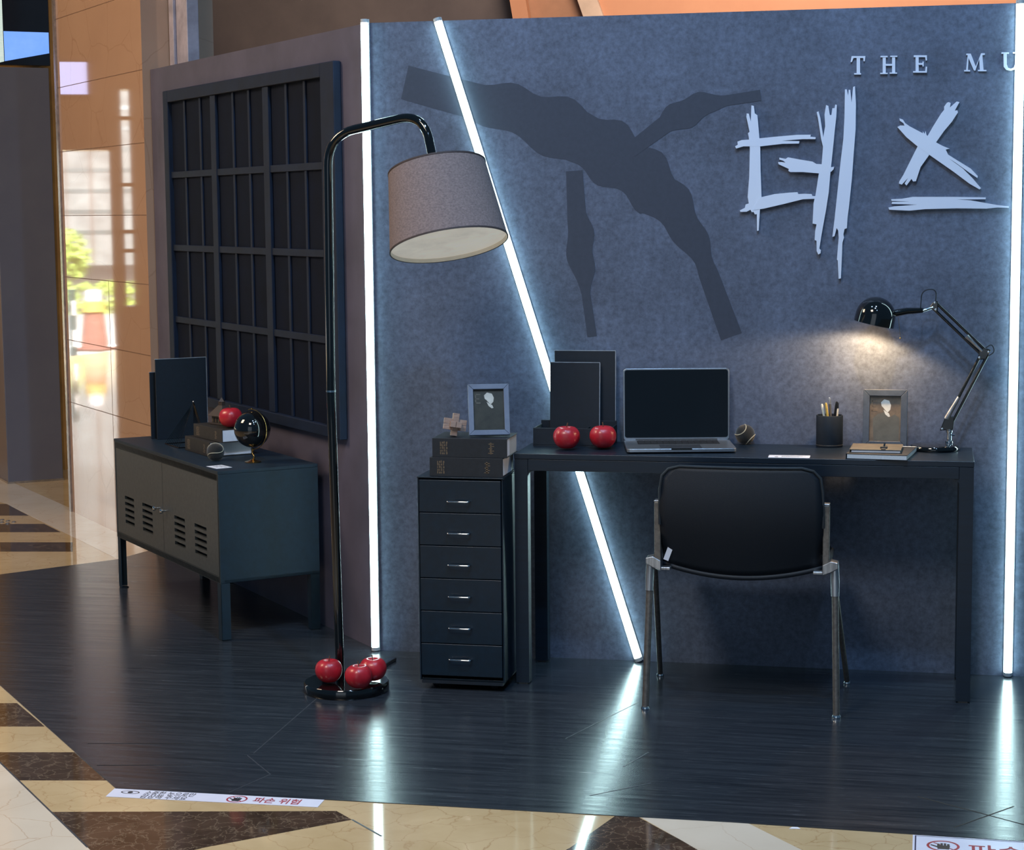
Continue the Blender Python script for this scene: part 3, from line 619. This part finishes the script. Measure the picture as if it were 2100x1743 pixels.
# ------------------------------------------------------------------ black tray and boards
t = thing('desk_tray', 'low black compartment tray at the left end of the desk', 'tray', (.598, -.182, .7532))
MB().box(0, .258, 0, .14, 0, .004).build('base', blk_matte, t)
w = MB(); w.box(0, .258, 0, .004, .0045, .060); w.box(0, .004, .004, .136, .0045, .060); w.box(.254, .258, .004, .136, .0045, .060); w.box(0, .258, .136, .14, .0045, .072); w.build('rim_walls', blk_matte, t, bevel=.001)
for x in (.085, .168): MB().box(x, x+.003, .0045, .1355, .0045, .054).build('divider', blk_matte, t)
w = MB(); w.box(.11, .135, .055, .075, .0045, .05); w.build('clip', alu_d, t, bevel=.003)
def board(loc, W_, H_, label, tilt, rz=0, T_=.006):
    t = thing('black_board', label, 'board', loc, 0, None, rot=(-tilt, 0, rz))
    MB().box(0, W_, 0, T_, 0, H_).build('panel', blk_matte, t, bevel=.0008)
    w = MB(); w.box(-.0012, W_+.0012, -.0006, T_+.0006, H_, H_+.002); w.box(W_, W_+.002, -.0006, T_+.0006, 0, H_); w.build('pale_edge', mat('pale_board_edge', (176, 186, 198), .35, metal=.3, noise=30), t)
    return t
board((.643, -.0385, .7535), .206, .304, 'tall black board with pale edges standing behind the tray', .02)
board((.632, -.068, .7580), .168, .262, 'smaller black board with pale edges standing in the tray', .05, -.02)

# ------------------------------------------------------------------ laptop
t = thing('laptop', 'open silver laptop with a dark screen on the desk', 'laptop', (.889, -.115, .7532), .20)
LWd, LD = .349, .236
MB().prism([(x, y-LD) for x, y in rounded(0, LWd, 0, LD, .012)], flat, .004, .0155).build('body', alu_lap, t, bevel=.002)
MB().box(.042, LWd-.042, -.115, -.022, .0150, .0160).build('keyboard', keys_m, t)
w = MB()
for r in range(5):
    for k in range(13): w.box(.046+k*.0203, .046+k*.0203+.017, -.036-r*.0185, -.0215-r*.0185, .0161, .0169)
o = w.build('key_caps', mat('key_tops', (38, 40, 44), .5, noise=30), t)
MB().box(LWd/2-.066, LWd/2+.066, -.228, -.130, .0152, .0158).build('trackpad', mat('trackpad', (150, 156, 166), .2, metal=.8, noise=30), t)
MB().box(LWd/2-.033, LWd/2+.033, -LD-.0008, -LD+.006, .0120, .0158).build('finger_notch', chrome, t)
for x in (.02, LWd-.02):
    MB().lathe([(.001, 0), (.006, 0), (.006, .002), (.001, .002)], 12, Matrix.Translation((x, -LD+.02, 0))).build('rubber_foot', keys_m, t)
    MB().lathe([(.001, 0), (.006, 0), (.006, .002), (.001, .002)], 12, Matrix.Translation((x, -.02, 0))).build('rubber_foot', keys_m, t)
Q = Matrix.Translation((0, .0, .0135)) @ Matrix.Rotation(-.05, 4, 'X')
lid = MB(); lid.prism(rounded(0, LWd, 0, .238, .011), lambda a, b, d: Q @ Vector((a, d, b)), .0, .006); lido = lid.build('lid', alu_lap, t, bevel=.0015)
MB().prism(rounded(.0045, LWd-.0045, .010, .2335, .008), lambda a, b, d: Q @ Vector((a, d, b)), -.0006, .0002).build('screen', screen_m, lido, smooth=False)
MB().tube([(.04, .003, .0145), (LWd-.04, .003, .0145)], .0055, 12).build('hinge', keys_m, t)

# ------------------------------------------------------------------ black tennis balls
def make_ball(loc, label, rot):
    t = thing('tennis_ball', label, 'ball', loc, 0, 'black tennis balls', rot=(0, 0, rot))
    R = .0325
    w = MB(); bmesh.ops.create_uvsphere(w.bm, u_segments=40, v_segments=24, radius=R, matrix=Matrix.Translation((0, 0, R))); w.build('felt_cover', felt, t, angle=3)
    pts = []
    for k in range(96):
        a = 2*PI*k/96; x = .75*math.cos(a)+.25*math.cos(3*a); y = .75*math.sin(a)-.25*math.sin(3*a); z = 2*math.sqrt(.75*.25)*math.sin(2*a)
        v = Vector((x, z, y)).normalized()*(R+.0002); pts.append((v.x, v.y, v.z+R))
    MB().tube(pts, .0016, 6, closed=True).build('seam', seam_m, t)
    return t
tb = make_ball((1.282, -.04, .7532), 'black tennis ball on the desk right of the laptop', .35)

# ------------------------------------------------------------------ pencil cup
t = thing('pencil_cup', 'matte black round pencil cup on the desk', 'pencil cup', (1.558, -.062, .7532))
MB().lathe([(.001, .0), (.042, .0), (.0432, .003), (.0432, .100), (.042, .103), (.0395, .103), (.0395, .004), (.001, .004)], 40).build('cup', blk_matte, t)
MB().lathe([(.0432, .006), (.0437, .006), (.0437, .008), (.0432, .008)], 40, cap=False).build('lower_band', alu_d, t)
def pen(x, y, dx, dy, L_, m, label, name='pen', tip=None):
    p0 = Vector((1.558+x, -.062+y, .7582)); d = Vector((dx, dy, 1)).normalized()
    t = thing(name, label, 'pen', p0, 0, 'pens in the pencil cup')
    MB().tube([(0, 0, 0), d*(L_*.86)], .0040, 10).build('barrel', m, t)
    MB().tube([d*(L_*.86), d*(L_*.97), d*L_], [.0044, .0040, .0022], 10).build('cap', tip or m, t)
pen(.0, .012, -.20, .02, .135, pen_w, 'white pen leaning left in the pencil cup, leftmost', tip=pen_w)
pen(.006, -.010, -.13, -.02, .140, pen_y, 'yellow pen in the pencil cup', tip=pen_y)
pen(.008, .006, -.06, .0, .155, alu_d, 'grey pen in the pencil cup, tallest', tip=alu)
pen(.006, -.016, .12, .0, .145, pen_k, 'black pen leaning right in the pencil cup', tip=pen_k)
pen(.018, .014, .05, .02, .138, pen_w, 'white capped pen behind the black pen in the cup', tip=pen_k)

# ------------------------------------------------------------------ notebooks, card on the desk
t = thing('book', 'large black covered book with white page edges on the desk', 'book', (1.628, -.372, .7532), -.12)
MB().box(0, .182, .0, .245, .0022, .0150).build('page_block', mat('bright_pages', (226, 230, 234), .7, noise=150, stretch=(1, 1, 20)), t)
w = MB(); w.box(-.002, .184, -.001, .217, 0, .0018); w.box(-.002, .184, -.001, .217, .0154, .0172); w.box(-.004, -.002, -.001, .217, 0, .0172); w.build('cover', cover, t, bevel=.0005)
t = thing('notebook', 'tan leather notebook with a buckle on the black covered book', 'notebook', (1.636, -.352, .7706), -.03)
MB().box(.004, .152, .003, .150, .0018, .0085).build('page_block', paper, t)
w = MB(); w.box(0, .155, 0, .154, 0, .0016); w.box(0, .155, 0, .154, .0087, .0106); w.box(-.002, 0, 0, .154, 0, .0106); w.build('cover', tan_l, t, bevel=.0007)
w = MB(); w.box(.094, .108, -.0015, .095, .0107, .0124); w.box(.090, .112, .03, .052, .0107, .0155); w.tube([(.101, .045, .012), (.103, .05, .026)], .003, 8); w.build('clasp', blk_matte, t, bevel=.001)
t = thing('card', 'small white information card lying at the desk edge', 'card', (1.385, -.375, .7532), .02)
MB().box(0, .128, 0, .062, 0, .0006).build('sheet', paper, t)
w = MB(); w.lathe([(.0005, 0), (.006, 0), (.006, .0003), (.0005, .0003)], 16, Matrix.Translation((.025, .018, .0006)))
for k in range(3): w.box(.04, .115-.01*k, .044-.012*k, .047-.012*k, .0006, .0008)
w.build('printing', photo_md, t)

# ------------------------------------------------------------------ desk lamp
t = thing('desk_lamp', 'glossy black jointed desk lamp shining on the wall', 'desk lamp', (1.893, -.108, .7532))
MB().lathe([(.001, 0), (.076, 0), (.078, .003), (.078, .010), (.074, .016), (.060, .019), (.001, .020)], 56).build('base', blk_gloss, t)
w = MB(); w.lathe([(.013, .020), (.013, .026), (.008, .028), (.008, .052), (.011, .054), (.011, .060), (.006, .062), (.006, .072)], 20, Matrix.Translation((.045, .03, 0))); w.tube([(.045, .03, .045), (.062, .03, .045)], .003, 8); w.build('post', chrome, t)
O = Vector((1.893, -.108, .7532))
def lp(x, z, y=.03): return Vector((x-O.x, y, z-O.z))
def rods(a, b, off, rad=.0048):
    w = MB(); d = (b-a).normalized(); n = Vector((-d.z, 0, d.x))*off
    for s in (-1, 1): w.tube([a+n*s, b+n*s], rad, 10)
    return w
sh0, el, hd = lp(1.938, .842), lp(2.044, 1.060), lp(1.887, 1.212)
w = MB(); w.prism([(sh0.x-.030, sh0.z-.030), (sh0.x+.012, sh0.z-.026), (sh0.x+.016, sh0.z+.016), (sh0.x-.012, sh0.z+.020)], upr, .024, .036); w.build('lower_joint', blk_gloss, t, bevel=.003)
rods(sh0, el, .0095).build('lower_arm', blk_gloss, t)
dl = (el-sh0).normalized(); MB().tube([sh0+dl*.006+Vector((-.012, -.002, .004)), sh0+dl*.085+Vector((-.009, -.002, .002))], [.009, .0055], 12).build('spring', alu, t)
w = MB(); w.prism([(el.x-.022, el.z-.020), (el.x+.004, el.z-.018), (el.x+.020, el.z+.012), (el.x-.004, el.z+.020), (el.x-.018, el.z+.008)], upr, .025, .035); w.build('elbow_joint', blk_gloss, t, bevel=.003)
rods(el, hd, .0095).build('upper_arm', blk_gloss, t)
du = (hd-el).normalized(); MB().tube([el+du*.012+Vector((0, -.003, .0)), el+du*.08+Vector((0, -.003, .0))], [.0048, .0075], 12).build('spring', alu, t)
w = MB(); w.prism([(hd.x-.020, hd.z-.010), (hd.x+.010, hd.z-.018), (hd.x+.010, hd.z+.016), (hd.x-.006, hd.z+.012)], upr, .025, .035); w.build('head_joint', blk_gloss, t, bevel=.003)
for p in (sh0+Vector((-.012, 0, .012)), sh0+Vector((-.022, 0, -.024)), el+Vector((.012, 0, .006)), el+Vector((-.016, 0, -.012)), hd+Vector((0, 0, .010)), hd+Vector((.003, 0, -.012))):
    MB().lathe([(.0005, 0), (.0045, 0), (.004, .003), (.0005, .0035)], 12, Matrix.Translation(p+Vector((0, -.005, 0))) @ Matrix.Rotation(PI/2, 4, 'X')).build('bolt', chrome, t)
dc = lp(1.702, 1.178, .005)
w = MB(); w.tube([lp(1.882, 1.207, .03), lp(1.850, 1.196, .025), lp(1.815, 1.190, .018)], .0055, 10); w.build('head_arm', chrome, t)
w = MB(); w.tube([lp(1.85, 1.198, .02), lp(1.80, 1.196, .015), lp(1.757, 1.188, .008)], [.008, .011, .012], 16); w.build('socket', blk_gloss, t)
# dome shade: axis leans a little, open underneath
DM = Matrix.Translation(dc) @ Matrix.Rotation(.22, 4, 'Y')
R = .064
def dome(R): return [(max(.0006, R*math.sin(a)), R*math.cos(a)) for a in [PI*.5*k/18 for k in range(0, 19)]]+[(R*1.005, -.008), (R*1.01, -.016), (R*1.01, -.024)]
w = MB(); w.lathe(dome(R), 48, DM, cap=False); so_ = w.build('dome_shade', blk_gloss, t, angle=3)
MB().lathe(dome(R-.0025), 48, DM, cap=False).build('dome_lining', mat('dome_white', (232, 226, 214), .5, noise=10), t, angle=3)
w = MB(); bmesh.ops.create_uvsphere(w.bm, u_segments=20, v_segments=14, radius=.02, matrix=DM @ Matrix.Translation((0, 0, -.002))); w.build('bulb', bulb_m, t, angle=3)
MB().tube(fillet([lp(1.842, 1.197, .03), lp(1.846, 1.262, .03), lp(1.892, 1.266, .03), lp(1.889, 1.222, .03)], .03, 8), .0018, 8).build('cord', blk_matte, t)
MB().tube(fillet([lp(2.046, 1.078, .03), lp(2.066, 1.092, .03), lp(2.076, 1.066, .03), lp(2.054, 1.052, .03)], .016, 8), .0018, 8).build('cord', blk_matte, t)
w = MB(); w.tube([lp(1.774, 1.176, .0), lp(1.781, 1.112, .0)], .0006, 6); bmesh.ops.create_uvsphere(w.bm, u_segments=10, v_segments=8, radius=.0028, matrix=Matrix.Translation(lp(1.781, 1.11, .0))); w.build('pull_chain', gold, t)
bl = lamp('desk_lamp_light', 'SPOT', O+DM @ Vector((0, 0, -.027)), 10, (1, .66, .34), None, spot_size=2.75, spot_blend=.25, shadow_soft_size=.02)
bl.rotation_euler = (-.10, .20, 0)

# ------------------------------------------------------------------ chair
t = thing('chair', 'black mesh chair with grey metal legs tucked at the desk, seen from behind', 'chair', (1.325, -.60, 0))
CX = 1.325
def bk(a, b):    # back/seat shell: a across -1..1, b 0 (top of back) .. 1 (front of seat)
    hw = .246
    if b < .5:
        u = b/.5; z = .757-(.757-.455)*u; y = -.03+.055*u-.03*math.sin(PI*u)
        sag = .035*(1-a*a)*u**3
        y -= .028*(1-a*a)
        z -= sag; hw = .240+.006*math.sin(PI*u)
    else:
        u = (b-.5)/.5; y = .025+.43*u; z = .455-.035*(1-a*a)*(1-u*.6)-.008*math.sin(PI*u)+.0
        y -= .028*(1-a*a)*(1-u)
        if u > .85: z -= .03*((u-.85)/.15)**2
    return Vector((a*hw, y, z))
w = MB(); rows = []
for i in range(21):
    b = .5*i/20
    half = 1.0
    if b < .07: half = 1-.24*(1-(b/.07))**2*1.0
    rows.append([bk(-half+2*half*j/20, b) for j in range(21)])
w.quad_grid(rows); o = w.build('backrest', blk_fab, t, angle=3); m_ = o.modifiers.new('thick', 'SOLIDIFY'); m_.thickness = .006
w = MB(); w.quad_grid([[bk(-1+2*j/20, .5+.5*i/16) for j in range(21)] for i in range(17)]); o = w.build('seat', blk_fab, t, angle=3); m_ = o.modifiers.new('thick', 'SOLIDIFY'); m_.thickness = .014
edge = [bk(-1, .30), bk(-1, .12), bk(-.98, .05), bk(-.9, .015), bk(-.76, .0)]+[bk(-.76+1.52*k/12, 0) for k in range(1, 13)]+[bk(.9, .015), bk(.98, .05), bk(1, .12), bk(1, .30)]
MB().tube(edge, .0045, 8).build('back_piping', mat('charcoal_piping', (40, 48, 55), .5, noise=30), t)
for sg in (-1, 1):
    xp = sg*.2535
    w = MB(); w.box(xp-.010, xp+.010, -.018, .012, .455, .643); w.build('back_post', alu_d, t, bevel=.003)
    MB().box(xp-.0105, xp+.0105, -.0185, .0125, .643, .648).build('post_cap', alu, t, bevel=.002)
    w = MB(); w.prism([(sg*.243, .430), (sg*.243, .462), (sg*.268, .475), (sg*.290, .470), (sg*.290, .452), (sg*.268, .440)], upr, -.02, .03); w.box(min(sg*.215, sg*.247), max(sg*.215, sg*.247), -.014, .02, .432, .442); w.build('side_bracket', alu, t, bevel=.003)
    rt = Vector((sg*.279, .012, .46)); rf = Vector((sg*.2895, -.03, .006))
    d = (rf-rt).normalized(); k = rt+d*.095
    MB().tube([rt, rt+d*.05, k], [.0125, .0135, .0125], 16).build('leg_socket', alu, t)
    lg = MB().tube([k, rf], .0105, 16).build('leg', alu_d, t)
    MB().lathe([(.001, .0), (.013, .0), (.014, .004), (.011, .010), (.001, .011)], 16, Matrix.Translation((rf.x, rf.y, 0))).build('foot', chrome, lg)
    ff = Vector((sg*.303, .402, .006)); ft = Vector((sg*.272, .06, .43))
    lg = MB().tube([ft, ff], .0085, 16).build('leg', alu_d, t)
    MB().lathe([(.001, .0), (.012, .0), (.013, .004), (.010, .010), (.001, .011)], 16, Matrix.Translation((ff.x, ff.y, 0))).build('foot', chrome, lg)
    MB().tube([(sg*.25, .0, .438), (sg*.25, .42, .432)], .009, 12).build('seat_rail', alu_d, t)
t2 = thing('paper_tag', 'small white paper tag tucked at the left side of the chair seat', 'paper tag', (1.095, -.6035, .462), .0)
MB().box(-.008, .008, 0, .0008, 0, .04, Matrix.Rotation(.35, 4, 'Y')).build('sheet', paper, t2)

# ------------------------------------------------------------------ low cabinet along the left wall
CA = .8482; CN = Vector((-.5905, .0357, 0)); CLx = Vector((math.cos(CA), -math.sin(CA), 0)); CLy = Vector((math.sin(CA), math.cos(CA), 0))
CH = .6154; CWd = 1.19; CD = .385
org = CN-CLx*CWd
t = thing('cabinet', 'charcoal metal cabinet with two slotted doors along the left wall', 'cabinet', org, -CA)
ZB = .21
w = MB(); w.box(0, CWd, .016, CD, ZB, ZB+.012); w.box(0, .012, .0, CD, ZB, CH-.012); w.box(CWd-.012, CWd, .0, CD, ZB, CH-.012); w.box(.012, CWd-.012, CD-.01, CD, ZB+.012, CH-.012); w.box(.012, CWd-.012, 0, .016, ZB, ZB+.022); w.box(.012, CWd-.012, 0, .016, CH-.034, CH-.012); w.build('carcass', blk_cab, t, bevel=.001)
MB().box(-.001, CWd+.001, -.001, CD, CH-.0118, CH).build('top_panel', blk_cab, t, bevel=.0015)
MB().box(.02, CWd-.02, .020, .022, ZB+.022, CH-.034).build('slot_shade_sheet', cab_slot, t)  # dark sheet added behind the slots for the shade inside the cabinet
def door(x0, x1, kx, slots):
    # a door sheet with real slots, made of strips around them
    z0, z1 = ZB+.024, CH-.036
    dr = None; w = MB(); xs = sorted(slots)
    zs = [(.283+.0245*k, .283+.0245*k+.0135) for k in range(5)]
    cur = x0
    for a, b in xs:
        w.box(cur, a, .001, .013, z0, z1)
        zc = z0
        for p, q_ in zs: w.box(a, b, .001, .013, zc, p); zc = q_
        w.box(a, b, .001, .013, zc, z1)
        cur = b
    w.box(cur, x1, .001, .013, z0, z1)
    dr = w.build('door', grey_cab, t, smooth=False)
    MB().lathe([(.004, 0), (.004, .012), (.010, .016), (.010, .022), (.006, .025), (.0005, .0255)], 16, Matrix.Translation((kx, .001, .399)) @ Matrix.Rotation(PI/2, 4, 'X')).build('knob', chrome, dr)
    return dr
S = lambda s: CWd-s
door(.014, S(.609), S(.655), [(S(1.075), S(.96)), (S(.857), S(.735))])
door(S(.606), CWd-.014, S(.572), [(S(.481), S(.364)), (S(.259), S(.134))])
w = MB(); w.box(0, CWd, -.0, .002, CH-.034, CH-.0119); w.box(0, CWd, -.0, .002, ZB, ZB+.0225); w.box(0, .0135, -.0, .002, ZB+.0225, CH-.034); w.box(CWd-.0135, CWd, 0, .002, ZB+.0225, CH-.034); w.build('front_rim', grey_cab, t, smooth=False)
for x, y in ((.001, .001), (CWd-.036, .001), (.001, CD-.036), (CWd-.036, CD-.036)):
    w = MB(); w.box(x, x+.035, y, y+.003 if y < .1 else y+.035, .004, ZB); w.box(x if x < .5 else x+.032, x+.003 if x < .5 else x+.035, y, y+.035, .004, ZB)
    lg = w.build('leg', blk_cab, t, bevel=.0008); MB().box(x+.004, x+.031, y+.001, y+.031, 0, .004).build('foot_glide', blk_matte, lg)
def CB(s, tt, z=0): return CN-CLx*s+CLy*tt+Vector((0, 0, CH+.0004+z))

bd = board(CB(1.045, .135), .215, .325, 'tall black board with pale top edge standing on the cabinet, nearer one', .0); bd.rotation_euler = (0, 0, PI/2-CA-PI/2+PI/2+.0)
bd.rotation_euler = (0, 0, math.atan2(CLy.y, CLy.x))
bd2 = board(CB(1.09, .125), .20, .27, 'shorter black board standing on the cabinet behind the tall one', .0); bd2.rotation_euler = (0, 0, math.atan2(CLy.y, CLy.x))
t = thing('wire_rack', 'black wire pyramid rack in front of the black boards on the cabinet', 'wire rack', CB(.78, .17), -CA)
ap = Vector((.02, .02, .175)); base = [Vector((-.10, -.06, .002)), Vector((.06, -.06, .002)), Vector((.06, .06, .002)), Vector((-.10, .06, .002))]
MB().tube(base, .002, 6, closed=True).build('base_ring', blk_gloss, t)
w = MB()
for k in range(9):
    u = k/8; w.tube([base[0].lerp(base[1], u), ap], .0009, 5); w.tube([base[3].lerp(base[2], u), ap], .0009, 5)
w.build('wires', blk_gloss, t)
w = MB(); bmesh.ops.create_uvsphere(w.bm, u_segments=12, v_segments=8, radius=.004, matrix=Matrix.Translation(ap)); w.build('apex_bead', chrome, t)
BR = -CA
bA = CB(.66, .115); bB = CB(.615, .135, .0562)
make_book(bA, BR, 'thick brown black book flat on the cabinet, under the other book', .27, .17, .0555, cover_br, (.02, .98), 'thick dark books')
make_book(bB, BR+.05, 'thick brown black book on the cabinet carrying the model house and an apple', .27, .165, .050, cover_br, (.02, .62), 'thick dark books')
zt = .0562+.0504
a_ = CB(.385, .20, zt); dup(ap0, a_, 2.6, 'red apple on the stacked books on the cabinet', 'red apples')
t = thing('model_house', 'small dark brown model house with a tower on the cabinet books', 'ornament', CB(.515, .215, zt), -CA+.3)
MB().box(-.04, .04, -.03, .03, 0, .008).build('base', house_m, t, bevel=.002)
w = MB(); w.box(-.033, .033, -.024, .024, .0082, .034); w.build('walls', mat('ochre_brown_resin', (86, 74, 58), .6, noise=40), t, bevel=.001)
w = MB()
for xx in (-.018, .0, .018): w.prism([(xx-.005, .010), (xx+.005, .010)]+[(xx+.005*math.cos(k*PI/6), .022+.005*math.sin(k*PI/6)) for k in range(7)], upr, -.0248, -.0235)
w.build('arches', cab_slot, t)
w = MB(); v = [w.bm.verts.new(p) for p in ((-.046, -.036, .034), (.046, -.036, .034), (.046, .036, .034), (-.046, .036, .034), (-.012, -.008, .074), (.012, -.008, .074), (.012, .008, .074), (-.012, .008, .074))]
for f_ in ((3, 2, 1, 0), (4, 5, 6, 7), (0, 1, 5, 4), (1, 2, 6, 5), (2, 3, 7, 6), (3, 0, 4, 7)): w.bm.faces.new([v[i] for i in f_])
w.build('roof', house_m, t, bevel=.001)
w = MB(); w.box(-.011, .011, -.008, .008, .0742, .088); w.lathe([(.015, .088), (.010, .094), (.003, .102), (.0005, .104)], 4); w.build('tower', house_m, t)
g_ = CB(.167, .200)
t = thing('globe', 'glossy black globe on a small gold stand on the cabinet', 'globe', g_, -CA+.4)
MB().lathe([(.001, 0), (.030, 0), (.031, .003), (.014, .007), (.006, .012), (.001, .012)], 32).build('base', gold, t)
MB().tube(fillet([(0, 0, .010), (.008, 0, .022), (-.006, 0, .036), (.004, 0, .050)], .01, 6), .0035, 10).build('stem', gold, t)
w = MB(); bmesh.ops.create_uvsphere(w.bm, u_segments=48, v_segments=28, radius=.067, matrix=Matrix.Translation((0, 0, .122))); w.build('sphere', mat('globe_black', (14, 15, 17), .07, coat=.6, noise=9, rgb2=(8, 9, 11)), t, angle=3)
MB().tube([(.0735*math.sin(k*PI/24+.25), 0, .122-.0735*math.cos(k*PI/24+.25)) for k in range(-3, 25)], .0015, 8).build('meridian_arc', gold, t)
w = MB()
for zz_ in (.198, .046): w.lathe([(.0005, -.003), (.0035, -.002), (.0035, .002), (.0005, .003)], 12, Matrix.Translation((.0, 0, zz_)))
w.build('pivot', gold, t)
tb2 = dup(tb, CB(.287, .100), 2.0, 'black tennis ball on the cabinet in front of the books', 'black tennis balls')
t = thing('card', 'white paper slip at the near front corner of the cabinet top', 'card', CB(.150, .012), -CA+.1)
MB().box(0, .085, 0, .062, 0, .0006).build('sheet', paper, t)
w = MB()
for k in range(3): w.box(.012, .07-.01*k, .045-.013*k, .049-.013*k, .0006, .0008)
w.build('printing', photo_md, t)

# ------------------------------------------------------------------ notices on the floor
def eye_icon(parent, x, y, s):
    w = MB(); n = 12
    up = [(x+s*math.cos(PI-k*PI/n), y+s*.5*math.sin(PI-k*PI/n)) for k in range(n+1)]; up2 = [(x+s*.86*math.cos(k*PI/n), y+s*.38*math.sin(k*PI/n)) for k in range(n+1)]
    w.prism(up+up2, flat, .0009, .0006)
    dn = [(a, 2*y-b) for a, b in up]; dn2 = [(a, 2*y-b) for a, b in up2]; w.prism(dn+dn2, flat, .0009, .0006)
    w.lathe([(.0004, .0006), (s*.28, .0006), (s*.28, .0009), (.0004, .0009)], 20, Matrix.Translation((x, y, 0)))
    w.build('eye_icon', dark_i, parent, smooth=False)
def hand_icon(parent, x, y, s):
    w = MB(); M_ = Matrix.Translation((x, y, 0))
    w.lathe([(s*.84, .0006), (s, .0006), (s, .0009), (s*.84, .0009)], 40, M_, cap=False)
    v = Vector((1, -1)).normalized(); n = Vector((1, 1)).normalized()*s*.05
    w.prism([(x-v.x*s*.8+n.x, y-v.y*s*.8+n.y), (x-v.x*s*.8-n.x, y-v.y*s*.8-n.y), (x+v.x*s*.8-n.x, y+v.y*s*.8-n.y), (x+v.x*s*.8+n.x, y+v.y*s*.8+n.y)], flat, .0008, .0006); w.build('red_circle', red_i, parent, smooth=False)
    w = MB(); w.prism([(x-s*.34, y-s*.62), (x+s*.36, y-s*.62), (x+s*.42, y+.08*s), (x-s*.36, y+.08*s)], flat, .0010, .0006)
    for k in range(4): w.box(x-s*.36+s*.2*k, x-s*.36+s*.2*k+s*.15, y+.05*s, y+s*(.38+.12*(k in (1, 2))), .0006, .0010)
    w.prism([(x-s*.34, y-s*.35), (x-s*.34, y-s*.1), (x-s*.72, y+s*.18), (x-s*.78, y+s*.05)], flat, .0010, .0006); w.build('hand_icon', dark_i, parent, smooth=False)
t = thing('floor_notice', 'white floor notice strip with eye and red hand symbols below the platform corner', 'notice', (-.243, -1.763, FZ+.0006), .0)
MB().prism([(.006, 0), (.587, .014), (.585, .078), (0, .071)], flat, .0006, 0).build('film', sign_w, t, smooth=False)
eye_icon(t, .056, .046, .026)
text_part('소중한 눈으로만', .034, dark_i, t, (.096, .038, .0008), (0, 0, .02), sx=.62)
text_part('감상해 주세요', .034, dark_i, t, (.096, .007, .0008), (0, 0, .02), sx=.66)
hand_icon(t, .357, .041, .028)
text_part('파손 위험', .046, red_i, t, (.402, .026, .0008), (0, 0, .02), sx=.72, bold=.0005)
t = thing('floor_notice', 'white floor notice with a dark blue border line at the lower right', 'notice', (1.850, -1.915, FZ+.0006), .0)
MB().prism([(0, 0), (.62, 0), (.62, .2135), (0, .2225)], flat, .0006, 0).build('film', sign_w, t, smooth=False)
w = MB(); w.box(.005, .0085, .0, .218, .0006, .0009); w.prism([(.005, .2145), (.62, .2055), (.62, .208), (.005, .217)], flat, .0009, .0006); w.build('border_line', navy_i, t, smooth=False)
hand_icon(t, .072, .150, .039)
text_part('파손 위험', .074, red_i, t, (.128, .112, .0008), (0, 0, .0), bold=.0006)
t = tag(MB().prism([(1.55, -1.70), (1.578, -1.697), (1.57, -1.684), (1.556, -1.686)], flat, FZ+.0012, FZ+.0004).build('paper_scrap', paper, smooth=False), 'tiny white paper scrap at the front rim of the platform', 'scrap')

# ------------------------------------------------------------------ grey column and glass with a painted sky reflection, far left
t = thing('column', 'flat dark grey column beyond the stone wall at the left edge', 'column', (-3.262, 3.69, FZ), .675)
MB().box(0, .315, 0, .3, 0, 2.35).build('shaft', grey_panel, t, bevel=.004)
MB().box(-.004, .319, -.004, .304, 0, .012).build('foot_trim', steel, t)
t = thing('bright_panel', 'dark glass pane with painted glowing reflection of sky and building above the grey column', 'screen', (-3.262, 3.69, FZ+2.362), .675)
MB().box(-.01, .325, .0, .28, 0, .9).build('housing', glass_dk, t, bevel=.004)
w = MB(); w.prism([(.07, .02), (.32, .07), (.32, .185), (.07, .185)], upr, -.003, -.0005); w.build('sky_reflection', sky_refl, t, smooth=False)  # sky reflection painted on the glass as a glowing patch
w = MB(); w.prism([(-.005, .0), (.066, .018), (.066, .88), (-.005, .88)], upr, -.003, -.0005); w.build('pale_panel', bldg_refl, t, smooth=False)  # building reflection painted on the glass as a glowing strip

# ------------------------------------------------------------------ steel tactile studs in the mall floor
stud = None
for r_ in range(2):
    for k in range(5):
        p = Vector((-2.60+.030*r_-.045*k-.02*r_, 2.37+.045*r_+.052*k*.5, FZ+.0004))
        if stud is None:
            stud = MB().lathe([(.012, 0), (.012, .003), (.008, .006), (.0005, .007)], 16).build('tactile_stud', steel)
            tag(stud, 'small steel stud in a double row on the striped marble at the far left', 'floor stud', 'steel floor studs'); stud.location = p
        else:
            c_ = stud.copy(); COL.objects.link(c_); c_.location = p
